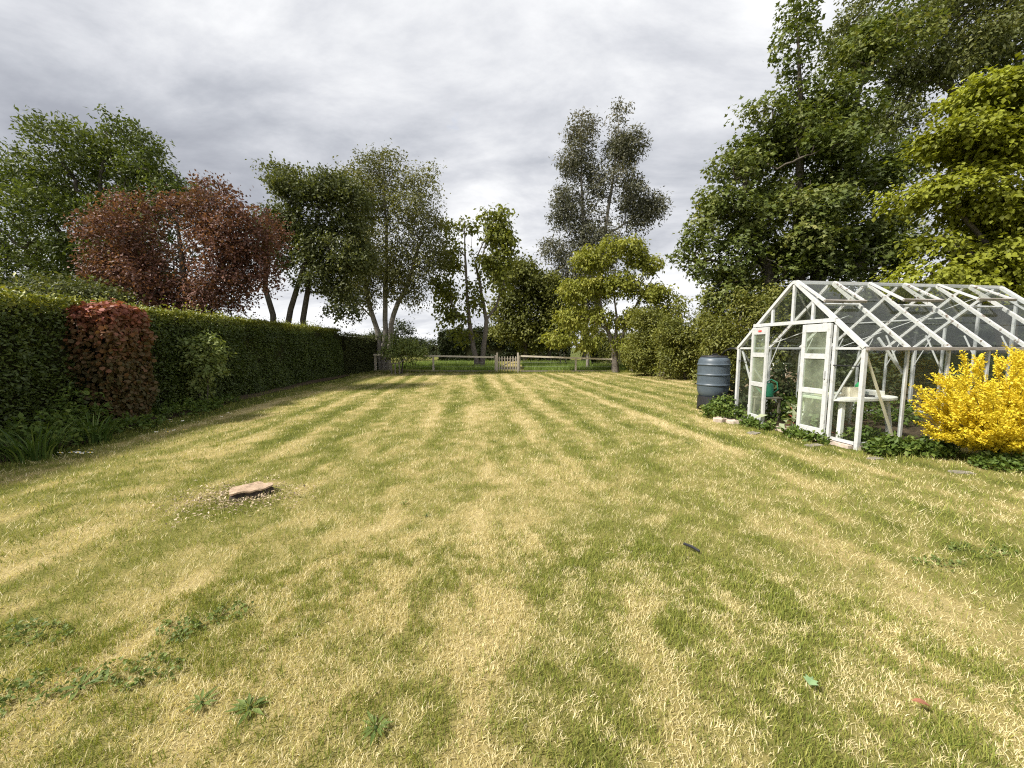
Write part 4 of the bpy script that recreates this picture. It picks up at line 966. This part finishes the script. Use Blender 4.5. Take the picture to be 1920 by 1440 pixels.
# gable ends
HD = 1.93
def slope_z(y): return EV+(RG-EV)*(1-abs(y-W_/2)/(W_/2))
for gx, front in ((0, True), (LEN, False)):
    if front:
        gbar('door_header', (-.02, .44, HD), (-.02, 2.12, HD), .05, .06)
        for y in (.87, W_/2, 1.70):
            gbar('gable_bar', (gx, y, HD+.03), (gx, y, slope_z(y)-.03), .045, .036)
        for y in (.45, 2.13):
            gbar('door_post', (gx, y, .03), (gx, y, slope_z(y)-.04), .045, .045)
        for ya, yb in ((.04, .43), (2.15, W_-.04)):
            gbar('gable_rail', (gx, ya, EV), (gx, yb, EV), .03, .035)
            pane('gable_pane', (gx, ya, .11), (gx, yb, .11), (gx, yb, .80), (gx, ya, .80)); pane('gable_pane', (gx, ya, .804), (gx, yb, .804), (gx, yb, EV-.02), (gx, ya, EV-.02))
            gbar('dark_strip', (gx-.02, ya-.01, 1.23), (gx-.02, yb+.01, 1.23), .012, .016, 'black')
        gbar('brace', (gx+.035, .47, .62), (gx+.035, .05, EV-.05), .03, .02, 'paint', (1, 0, 0))
        gbar('brace', (gx+.035, 2.11, .62), (gx+.035, W_-.05, EV-.05), .03, .02, 'paint', (1, 0, 0))
        gbar('roof_stay', (gx+.04, 1.95, EV+.02), (gx+.5, .72, 2.02), .022, .012, 'alu')
        cells = [(.475, .845), (.895, W_/2-.025), (W_/2+.025, 1.675), (1.725, 2.10)]
        for ya, yb in cells:
            mz = [slope_z(ya)-.05, slope_z(yb)-.05]
            pane('gable_pane', (gx, ya, HD+.035), (gx, yb, HD+.035), (gx, yb, max(mz[1], HD+.04)), (gx, ya, max(mz[0], HD+.04)))
        for ya, yb in ((.05, .425), (W_-.05, 2.155)):
            MB().add([(gx, ya, EV+.02), (gx, yb, EV+.02), (gx, yb, slope_z(yb)-.05), (gx+.004, ya, EV+.02), (gx+.004, yb, EV+.02), (gx+.004, yb, slope_z(yb)-.05)],
                     [(0,1,2),(5,4,3),(0,3,4,1),(1,4,5,2),(2,5,3,0)]).build('gable_pane', M['glass'], GH)
    else:
        ys = [W_/5*k for k in range(1, 5)]
        for y in ys: gbar('gable_bar', (gx, y, .09), (gx, y, slope_z(y)-.03), .036, .036, 'alu')
        gbar('gable_rail', (gx, .04, EV), (gx, W_-.04, EV), .03, .035, 'alu'); gbar('bottom_rail', (gx, .04, .09), (gx, W_-.04, .09), .035, .045, 'alu')
        gbar('brace', (gx-.03, .1, EV), (gx-.03, W_/2, RG-.1), .025, .015, 'alu', (1, 0, 0))
        ys = [.03]+ys+[W_-.03]
        for a, b in zip(ys[:-1], ys[1:]):
            pane('gable_pane', (gx, a+.02, .12), (gx, b-.02, .12), (gx, b-.02, EV-.02), (gx, a+.02, EV-.02))
            pane('gable_pane', (gx, a+.02, EV+.02), (gx, b-.02, EV+.02), (gx, b-.02, slope_z(b)-.05), (gx, a+.02, slope_z(a)-.05))
# doors
def door(y0, wd, rot, sticker=False):
    d = empty('door'); d.parent = GH; d.location = (-.055, y0, .06); d.rotation_euler = (0, 0, rot); H = 1.82; sgn = -1 if sticker else 1
    yy = lambda t: sgn*t*wd
    st = .065
    def b(name, a0, a1, z0, z1, mat='paint', x0=-.018, x1=.018):
        ya, yb = sorted((yy(a0), yy(a1))); return MB().box((x0, ya, z0), (x1, yb, z1), .004).build(name, M[mat], d)
    b('stile', 0, st/wd, 0, H); b('stile', 1-st/wd, 1, 0, H)
    zs = [(0, .15), (.70, .785), (1.26, 1.345), (H-.13, H)]
    for k, (z0, z1) in enumerate(zs): b('door_rail' if k else 'kick_board', st/wd+.001, 1-st/wd-.001, z0, z1, x0=-.015, x1=.015)
    for (a, z0), (z1, c) in zip([z for z in zs[:-1]], [z for z in zs[1:]]):
        b('pane', st/wd+.003, 1-st/wd-.003, z0+.002, z1-.002, 'glass_door', -.003, .003)
    if sticker: b('sticker', .42, .62, H-.085, H-.05, 'red', -.0205, -.0155)
    else: b('handle', .06, .10, .95, 1.08, 'alu', -.04, -.019)
    for z in (.25, .9, 1.6): b('hinge', -.012, .02, z, z+.06, 'alu', -.024, -.019)
    return d
door(.475, .50, 0.0)
door(2.105, .52, -0.20, True)
tag(GH, 'white framed glass greenhouse with double doors and open roof vents', 'greenhouse')
def gh(x, y, z=0.0): return Matrix.Translation(O) @ Matrix.Rotation(ga, 4, 'Z') @ Vector((x, y, z))

# floor soil of the greenhouse
fl = MB().add([gh(.05, .05, .03), gh(LEN-.05, .05, .03), gh(LEN-.05, W_-.05, .03), gh(.05, W_-.05, .03)], [(0, 1, 2, 3)]).build('greenhouse_soil', M['soil']); tag(fl, kind='structure')

bd = MB().add([gh(-.2, W_+.25, .035), gh(9, W_+.25, .035), gh(11, W_+7, .035), gh(3.4, W_+4.6, .035)], [(0, 1, 2, 3)]).build('dark_soil_sheet', M['soil']); tag(bd, kind='structure')  # dark soil sheet added so the ground behind the glass looks dark
for lab, x, y, rx, ry, h, n in (('dark undergrowth behind the left half of the greenhouse', 1.8, 3.7, 1.2, .5, 1.1, 330), ('dark undergrowth behind the right half of the greenhouse', 4.4, 3.8, 1.4, .6, 1.4, 380), ('tall undergrowth beyond the far gable of the greenhouse', 5.6, 1.6, .8, 1.3, 1.5, 330)):
    p = gh(x, y); weed_clump('undergrowth', lab, 'undergrowth', p.x, p.y, rx, ry, h, n, .13, .075, 'dark', rz=ga)
# table and the things on it
tb = empty('garden_table', gh(.62, .75), ga+.05); th_ = .715
def table():
    n = 36; V, Fc = [], []; a, b = .66, .44
    def ring(s, z): return [((a*s)*math.copysign(abs(math.cos(t))**.55, math.cos(t)), (b*s)*math.copysign(abs(math.sin(t))**.55, math.sin(t)), z) for t in [2*math.pi*k/n for k in range(n)]]
    for s, z in ((.96, th_-.05), (1.0, th_-.045), (1.0, th_-.012), (.985, th_), (.3, th_)): V += ring(s, z)
    for i in range(4):
        for k in range(n): Fc.append((i*n+k, i*n+(k+1) % n, (i+1)*n+(k+1) % n, (i+1)*n+k))
    Fc += [tuple(4*n+k for k in range(n)), tuple(range(n))[::-1]]
    link('tabletop', mesh('tabletop', V, Fc), M['white_plastic'], tb)
    for sx in (-1, 1):
        for sy in (-1, 1):
            MB().bar((sx*.50, sy*.33, .02), (sx*.43, sy*.28, th_-.05), .06, .06, (0, 1, 0)).build('leg', M['white_plastic'], tb)
table(); tag(tb, 'white plastic garden table inside the greenhouse', 'table')
def on_table(px, py, D): p = at(px, py, D); return p
def boxy(name, label, cat, p, sx, sy, sz, mat, rz=0, cham=.004, z=th_):
    o = MB().box((-sx/2, -sy/2, 0), (sx/2, sy/2, sz), cham).build(name, M[mat]); o.location = (p.x, p.y, z); o.rotation_euler = (0, 0, rz); return tag(o, label, cat)
p1 = gh(.50, .58); p2 = gh(.66, .58)
def tub():
    r = empty('plant_tub', (p1.x, p1.y, th_), ga); mb = MB()
    for lo, hi in (((-.10, -.07, 0), (.10, -.062, .15)), ((-.10, .062, 0), (.10, .07, .15)), ((-.10, -.061, 0), (-.092, .061, .15)), ((.092, -.061, 0), (.10, .061, .15)), ((-.091, -.061, .002), (.091, .061, .01))): mb.box(lo, hi)
    mb.build('wall', M['cream'], r); tag(r, 'open cream box on the greenhouse table', 'box')
tub()
t_ = boxy('seed_tray', 'flat black tray under the green pack on the table', 'tray', gh(.69, .56), .26, .18, .022, 'black', ga)
g_ = empty('feed_pack', (p2.x, p2.y, th_+.022), ga+.2)
MB().add([(-.065, -.04, 0), (.065, -.04, 0), (.065, .04, 0), (-.065, .04, 0), (-.062, -.038, .16), (.062, -.038, .16), (.062, .038, .16), (-.062, .038, .16), (-.05, -.012, .205), (.05, -.012, .205), (.05, .012, .205), (-.05, .012, .205)],
         [(0,3,2,1),(0,1,5,4),(1,2,6,5),(2,3,7,6),(3,0,4,7),(4,5,9,8),(5,6,10,9),(6,7,11,10),(7,4,8,11),(8,9,10,11)]).build('pack_body', M['green_card'], g_)
MB().add([(.01, -.0435, .03), (.062, -.0435, .05), (.062, -.0425, .10), (.03, -.0425, .07)], [(0, 1, 2, 3)]).build('white_flash', M['white_plastic'], g_)
MB().add([(-.055, -.0435, .035), (-.01, -.0435, .035), (-.01, -.043, .05), (-.055, -.043, .05)], [(0, 1, 2, 3)]).build('white_flash', M['white_plastic'], g_)
tag(g_, 'upright green pack with white marks on the greenhouse table', 'pack')
boxy('label_tray', 'shallow pale tray at the left of the greenhouse table', 'tray', gh(.26, .72), .34, .24, .03, 'cream', ga+.1)
boxy('seed_box', 'white flat box at the right end of the greenhouse table', 'box', gh(1.0, .72), .30, .26, .075, 'white_plastic', ga)
# red twigs on the floor
weed_clump('red_twig_heap', 'heap of reddish dry stems on the floor under the table', 'twigs', *gh(.55, 1.15)[:2], .42, .35, .28, 60, .16, .012, 'twig_red', K=5)
weed_clump('silver_plant', 'pale silvery leaved plant in the open greenhouse doorway', 'plant', *gh(.30, 1.15)[:2], .26, .22, .48, 34, .20, .085, 'silver', K=4)
for lab, x, y, rx, ry, h, n in (('leafy green plants inside the doorway behind the silver plant', .9, 1.5, .5, .6, .7, 150), ('low green plants along the far glass inside the greenhouse', 1.2, 2.2, .9, .25, .6, 170), ('green seedlings below the table near the glass', .45, .3, .35, .16, .2, 70), ('bushy plants in the middle of the greenhouse bed', 2.4, 1.7, .7, .55, .6, 160)):
    p = gh(x, y); weed_clump('bed_plant', lab, 'plant', p.x, p.y, rx, ry, h, n, .085, .05)
# weeds outside
WG = 'weeds round the greenhouse'
for lab, x, y, rx, ry, h, n in (('nettle patch between the water butt and the greenhouse door', -.25, 2.62, .34, .42, .42, 210),
                               ('low weeds beside the open door sill', -.22, 1.75, .16, .45, .10, 80), ('low weeds under the fixed door', -.16, .72, .12, .42, .09, 80),
                               ('green weeds at the near corner post of the greenhouse', .25, -.22, .35, .16, .20, 120),
                               ('green weeds left of the yellow bush foot', 0.75, -.34, .35, .24, .20, 150), ('green weeds right of the yellow bush foot', 2.6, -.35, .6, .32, .26, 210), ('green weeds at the right picture edge', 3.6, -.30, .5, .3, .28, 160)):
    p = gh(x, y); weed_clump('weed_patch', lab, 'weeds', p.x, p.y, rx, ry, h, n, .075, .045, 'weed', WG, rz=ga)
p = gh(1.45, -.95); weed_clump('weed_patch', 'green weeds in front of the yellow bush', 'weeds', p.x, p.y, .85, .22, .13, 260, .06, .04, 'weed', WG, rz=ga)
# stones and slabs
def slab(label, x, y, sx, sy, sz, rz, mat='slab'):
    mb = MB(); n = 9; ang = sorted(random.uniform(0, 6.283) for _ in range(n)); V, Fc = [], []
    for k in range(n):
        t = 2*math.pi*k/n; r = random.uniform(.82, 1.05); c, s = math.cos(t), math.sin(t); q = max(abs(c), abs(s)); V.append((c/q*r*sx/2, s/q*r*sy/2))
    VV = [(a, b, -.02) for a, b in V]+[(a, b, sz*.85) for a, b in V]+[(a*.93, b*.93, sz+random.uniform(-.006, .006)) for a, b in V]
    for i in range(2):
        for k in range(n): Fc.append((i*n+k, i*n+(k+1) % n, (i+1)*n+(k+1) % n, (i+1)*n+k))
    Fc.append(tuple(2*n+k for k in range(n)))
    o = mb.add(VV, Fc).build('paving_slab', M[mat]); o.location = (x, y, .0); o.rotation_euler = (0, 0, rz); tag(o, label, 'slab')
q = ground(1352, 789); slab('pinkish broken slab in the grass below the water butt', q.x, q.y, .42, .26, .07, .3)
q = ground(1378, 793); slab('second pinkish slab nearer the greenhouse door', q.x, q.y, .36, .24, .06, -.1)
q = ground(1412, 812); slab('worn stone sunk in the lawn before the left door', q.x, q.y, .26, .16, .008, .6, 'stone')
q = ground(1525, 835); slab('flat stone by the foot of the right door', q.x, q.y, .30, .12, .01, .2, 'stone')
q = ground(1640, 860); slab('grey stone at the near greenhouse corner', q.x, q.y, .22, .10, .01, .1, 'stone')
q = ground(1800, 885); slab('grey stone in the grass in front of the yellow bush', q.x, q.y, .24, .10, .008, -.2, 'stone')

# compost heap with tools behind the greenhouse
def heap():
    c = at(1470, 652, 11.2); n = 30; m = 10; V, Fc = [], []
    for j in range(m+1):
        for k in range(n):
            t = 2*math.pi*k/n; s = 1-j/m; r = s*(1.15+.25*float(vnoise(t*1.4, 3))); x, y = r*math.cos(t), r*math.sin(t)*.7
            V.append((x, y, .82*(1-s**2.2)+.10*float(fbm(x*2.2+9, y*2.2+4))-.05))
    for j in range(m):
        for k in range(n): Fc.append((j*n+k, j*n+(k+1) % n, (j+1)*n+(k+1) % n, (j+1)*n+k))
    o = link('compost_heap', mesh('compost_heap', V, Fc), M['compost'], None, True); o.location = (c.x, 11.2, 0); tag(o, 'brown compost heap seen through the greenhouse doorway', 'heap')
    f = empty('garden_fork', (at(1477, 652, 10.9).x, 10.9, .45), 0.2)
    MB().tube([(0, 0, -.05), (0, .02, .58)], .018, 6).build('shaft', M['pale_wood'], f); MB().bar((-.07, .02, .60), (.07, .02, .60), .035, .035).build('grip', M['white_plastic'], f)
    MB().box((-.08, -.01, -.10), (.08, .015, -.05)).build('tine_head', M['metal'], f)
    tag(f, 'garden fork with a T grip stuck upright in the compost heap', 'fork')
    s = empty('garden_spade', (at(1449, 652, 10.9).x, 10.9, .45), -.1)
    MB().tube([(0, 0, -.10), (0, .02, .46)], .017, 6).build('shaft', M['pale_wood'], s)
    MB().tube([(0, .02, .46), (-.06, .02, .52), (-.06, .02, .59), (.06, .02, .59), (.06, .02, .52), (0, .02, .46)], .014, 6).build('grip', M['white_plastic'], s)
    MB().box((-.09, -.008, -.28), (.09, .010, -.10), .004).build('blade', M['metal'], s)
    tag(s, 'spade with a loop grip stuck in the compost heap', 'spade')
heap()
# watering can outside the far corner, seen through the side glass
def can():
    r = empty('watering_can', gh(.45, W_-.35, .03), ga+2.4)
    gm_ = surf_mat('green_plastic', (0.02, 0.16, 0.10), (0.03, 0.22, 0.13), 6, .45, .4, .02)
    MB().lathe([(.001, .0), (.10, .0), (.105, .03), (.10, .22), (.085, .27), (.06, .285), (.055, .27), (.001, .26)], 20).build('body', gm_, r, True)
    MB().tube([(.09, 0, .06), (.20, 0, .18), (.30, 0, .34)], [.022, .016, .012], 8).build('spout', gm_, r); MB().lathe([(.012, 0), (.035, .03), (.034, .038), (.001, .042)], 12, (.30, 0, .335)).build('rose', gm_, r)
    MB().tube([(-.09, 0, .08), (-.17, 0, .16), (-.15, 0, .30), (-.05, 0, .36), (.04, 0, .28)], .012, 8).build('handle', gm_, r)
    r.location = gh(.45, W_-.30, .50)
    s = empty('staging_stool', gh(.45, W_-.30, .03), ga)
    MB().box((-.2, -.16, .44), (.2, .16, .468), .004).build('seat', M['grey_wood'], s)
    for a in (-1, 1):
        for b in (-1, 1): MB().bar((a*.17, b*.13, 0), (a*.16, b*.12, .44), .035, .035).build('leg', M['grey_wood'], s)
    tag(s, 'small wooden stand inside the far left corner of the greenhouse', 'stand'); tag(r, 'green watering can inside the far left corner of the greenhouse', 'watering can')
can()

# ------------------------------------------------------------------ water butt
def butt():
    c = at(1340, 652, 9.25); root = empty('water_butt', (c.x, 9.25, 0)); R = .355
    prof = [(.001, .30), (.24, .30), (.285, .33), (.325, .42), (.345, .50)]
    def band(z): return [(.350, z-.03), (.352, z-.02), (R+.012, z-.012), (R+.012, z+.012), (.352, z+.02), (.350, z+.03)]
    prof += band(.62)+[(.352, .72), (.353, .78)]+band(.86)+[(.353, .96), (.352, 1.02)]+band(1.10)+[(.345, 1.17), (.335, 1.22), (.30, 1.265), (.275, 1.275), (.26, 1.272)]
    MB().lathe(prof, 48).build('body', M['butt'], root, True)
    lid = MB().lathe([(.275, 1.268), (.29, 1.272), (.292, 1.30), (.27, 1.308), (.10, 1.315), (.09, 1.325), (.001, 1.328)], 40).build('lid', M['black'], root, True)
    MB().tube([(-.10, -.05, 1.31), (-.06, -.05, 1.345), (.04, -.05, 1.345), (.08, -.05, 1.31)], .014, 8).build('lid_handle', M['black'], lid)
    st = MB()
    n = 24
    for k in range(n):
        t0, t1 = 2*math.pi*k/n, 2*math.pi*(k+1)/n; arch = .17*(abs(math.sin(2*t0+.6))); arch1 = .17*(abs(math.sin(2*t1+.6)))
        V = [(rr_*math.cos(t), rr_*math.sin(t), z) for t, a in ((t0, arch), (t1, arch1)) for rr_, z in ((.335, max(0, a-.02)), (.325, .34), (.29, .34), (.30, max(0, a-.02)))]
        st.add(V, [(0, 4, 5, 1), (1, 5, 6, 2), (2, 6, 7, 3), (3, 7, 4, 0)])
    st.build('stand', M['black'], root)
    MB().tube([(.04, -.345, .45), (.04, -.40, .45), (.04, -.42, .42)], [.02, .018, .014], 8).build('tap', M['black'], root)
    MB().lathe([(.001, -.012), (.03, -.012), (.03, .0), (.001, .004)], 12, (.17, -.30, 1.20)).build('overflow_cap', M['black'], root)
    tag(root, 'blue grey ribbed plastic water butt on a black stand', 'water butt')
    e = gh(-.02, W_+.06, EV-.02); s = Vector((c.x+.14, 9.20, 1.31))
    o = MB().tube([s, s.lerp(e, .25)+Vector((0, 0, .07)), s.lerp(e, .6)+Vector((0, 0, .08)), e.lerp(s, .1)+Vector((0, 0, .03)), e], .017, 8).build('downpipe_hose', M['black'], None, True)
    tag(o, 'grey hose from the greenhouse gutter to the water butt lid', 'hose')
butt()

# ------------------------------------------------------------------ yellow bush
def yellow_bush():
    c = gh(1.31, -.70); root = empty('golden_shrub', (c.x, c.y, 0), ga)
    npl, nsp, K = 150, 26, 17
    zz_ = RNG.uniform(-.72, 1.0, npl); az = np.arange(npl)*2.399+RNG.normal(size=npl)*.25; hz_ = np.sqrt(1-zz_**2)
    reach = RNG.uniform(.84, 1.03, npl)*(1+.05*np.sin(az*5)); tip = np.c_[np.cos(az)*hz_*1.0, np.sin(az)*hz_*.56, zz_*.72]*reach[:, None]
    tip[:, 2] += .735
    t = RNG.uniform(.30, 1.0, (npl, nsp)); mid_ = tip*.45; mid_[:, 2] = .12+tip[:, 2]*.36
    tt = t[..., None]; C = ((1-tt)**2*np.array([0, 0, .0])+2*tt*(1-tt)*mid_[:, None]+tt**2*tip[:, None]); tan = unit((2*(1-tt)*mid_[:, None]+2*tt*(tip-mid_)[:, None]).reshape(-1, 3))
    C = C.reshape(-1, 3)+RNG.normal(size=(npl*nsp, 3))*.018; n = len(C); tv = t.reshape(-1)
    side = rnd_dir(n); side[:, 2] = np.abs(side[:, 2])*.5
    Dd = unit(tan+side*(1.0-.40*tv)[:, None]); nn = n*K; u_ = np.tile((np.arange(K)+.5)/K, n)[:, None]; D2 = np.repeat(Dd, K, 0)
    ln = np.repeat(RNG.uniform(.11, .22, n)*(1.15-.35*tv), K)[:, None]
    P = np.repeat(C, K, 0)+D2*u_*ln+RNG.normal(size=(nn, 3))*.010*(1.4-u_); A = unit(D2*.9+rnd_dir(nn)*.75); Nn = rnd_dir(nn)*.7; Nn[:, 2] += .9
    P[:, 2] = np.maximum(P[:, 2], .03)
    tone = np.repeat(RNG.random(npl), nsp*K); tint = np.clip(tone*.3+np.repeat(RNG.random(n), K)*.35+RNG.random(nn)*.30+.06*u_[:, 0], 0, 1)
    sz = RNG.uniform(.024, .043, nn)*(1.15-.45*u_[:, 0])
    leaf_obj('foliage', M['yellow'], [leaf_arrays(P, A, Nn, sz, sz*.66, tint)], root)
    st = MB()
    for i in range(90):
        e_ = tip[i]*.97; st.tube([(e_[0]*.06, e_[1]*.06, -.03), (e_[0]*.35, e_[1]*.35, .12+e_[2]*.35), tuple(e_)], [.012, .008, .003], 4)
    st.build('stems', M['bark'], root)['kind'] = 'stuff'
    tag(root, 'bright golden yellow shrub in front of the greenhouse side', 'shrub')
yellow_bush()
# grey crate-like frame right of the bush
def cold_frame():
    p = gh(2.55, -.55); r = empty('cold_frame', (p.x, p.y, 0), ga+.1)
    for lo, hi, nm in (((-.35, -.24, 0), (.35, -.215, .20), 'front_board'), ((-.35, .215, 0), (.35, .24, .34), 'back_board')): MB().box(lo, hi).build(nm, M['grey_wood'], r)
    for sx in (-.35, .325):
        MB().add([(sx, -.214, 0), (sx+.025, -.214, 0), (sx+.025, .214, 0), (sx, .214, 0), (sx, -.214, .20), (sx+.025, -.214, .20), (sx+.025, .214, .34), (sx, .214, .34)], [(0,3,2,1),(4,5,6,7),(0,1,5,4),(1,2,6,5),(2,3,7,6),(3,0,4,7)]).build('side_board', M['grey_wood'], r)
    pane('lid_pane', (-.36, -.25, .205), (.36, -.25, .205), (.36, .25, .352), (-.36, .25, .352), r, 'glass_door', .006)
    tag(r, 'small grey cold frame behind the right side of the yellow bush', 'cold frame')
cold_frame()

# ------------------------------------------------------------------ little things on the lawn
def stick():
    c = ground(1297, 1036); r = MB().tube([(-.035, .055, .03), (0, 0, .035), (.03, -.055, .03)], [.010, .011, .008], 7).build('black_stick', M['black']); r.location = (c.x, c.y, 0.01)
    tag(r, 'short black stick lying on the lawn right of centre', 'stick')
stick()
def lying_leaf(name, label, px, py, L, Wd, mat, lobed=False, rz=0):
    c = ground(px, py); V, Fc = [], []
    if lobed: out_ = [(0, 0), (.25, .5), (.12, .22), (.62, .42), (.55, .15), (1, 0), (.55, -.15), (.62, -.42), (.12, -.22), (.25, -.5)]
    else: out_ = [(0, 0), (.2, .3), (.45, .42), (.75, .28), (1, 0), (.75, -.28), (.45, -.42), (.2, -.3)]
    V = [(.5*L, 0, .012)]+[(a*L, b*Wd, .004+.012*abs(b)*2) for a, b in out_]; n = len(out_)
    V += [(x, y, z-.003) for x, y, z in V]
    Fc = [(0, 1+k, 1+(k+1) % n) for k in range(n)]+[(n+1, n+2+(k+1) % n, n+2+k) for k in range(n)]+[(1+k, n+2+k, n+2+(k+1) % n, 1+(k+1) % n) for k in range(n)]
    o = link(name, mesh(name, V, Fc), M[mat]); o.location = (c.x, c.y, .045); o.rotation_euler = (.1, -.15, rz); tag(o, label, 'leaf')
lying_leaf('fallen_leaf', 'fallen reddish brown leaf on the lawn at lower right', 1742, 1345, .06, .034, 'dry_leaf', False, 2.8)
lying_leaf('fallen_leaf', 'pale green lobed leaf lying on the lawn at lower right', 1516, 1303, .055, .055, 'pale_leaf', True, .7)
def rosette(px, py, n, L, label):
    c = ground(px, py); r = empty('weed_rosette', (c.x, c.y, .0), random.random()*6)
    a = np.arange(n)*2.4+RNG.normal(size=n)*.2; D_ = np.c_[np.cos(a), np.sin(a), RNG.uniform(.10, .35, n)]
    P = D_*.01; P[:, 2] += .01; Nn = np.c_[-np.cos(a)*.3, -np.sin(a)*.3, np.ones(n)]; sz = .62*L*RNG.uniform(.5, 1.1, n)
    leaf_obj('leaves', M['rosette'], [leaf_arrays(P, D_, Nn, sz, sz*.24, RNG.uniform(.2, .9, n))], r, None)
    MB().lathe([(.008, -.005), (.009, .012), (.001, .02)], 6).build('crown', M['weed'], r)
    tag(r, label, 'weed')
for px, py, rx, ry, n, lab in ((60,1300,.16,.10,46,'dark clover patch in the lawn at the bottom left corner'), (262,1262,.17,.08,52,'dark clover patch in the lawn above the dandelion pair'),
                            (335,1180,.13,.07,36,'dark clover patch further up the lawn at lower left'), (432,1150,.10,.06,26,'small dark clover patch right of the other lower left patches'),
                            (55,1195,.20,.10,44,'dark clover patch at the left picture edge'), (1840,1035,.22,.10,44,'dark green clover patch in the lawn at the right edge'), (1760,1060,.15,.07,30,'smaller clover patch left of the right edge patch')):
    c = ground(px, py); weed_clump('clover_patch', lab, 'clover', c.x, c.y, rx*1.15, ry*1.15, .022, n, .022, .016, 'clover', 'clover patches in the lawn', K=5)
for px, py, n, L, lab in ((378,1322,13,.10,'dandelion rosette in the lawn at lower left, left of its pair'), (468,1332,16,.13,'larger dandelion rosette in the lawn at lower left, right of its pair'),
                          (705,1368,15,.12,'weed rosette in the lawn near the bottom left of centre'), (150,1292,12,.13,'weed rosette in the dark grass at the far lower left'),
                          (800,968,10,.07,'small weed in the lawn right of the stump'), (757,945,9,.07,'tiny weed tuft in the lawn nearest the stump on its right'), (1290,832,10,.09,'small weed in the lawn left of the paving slabs')):
    rosette(px, py, n, L, lab)
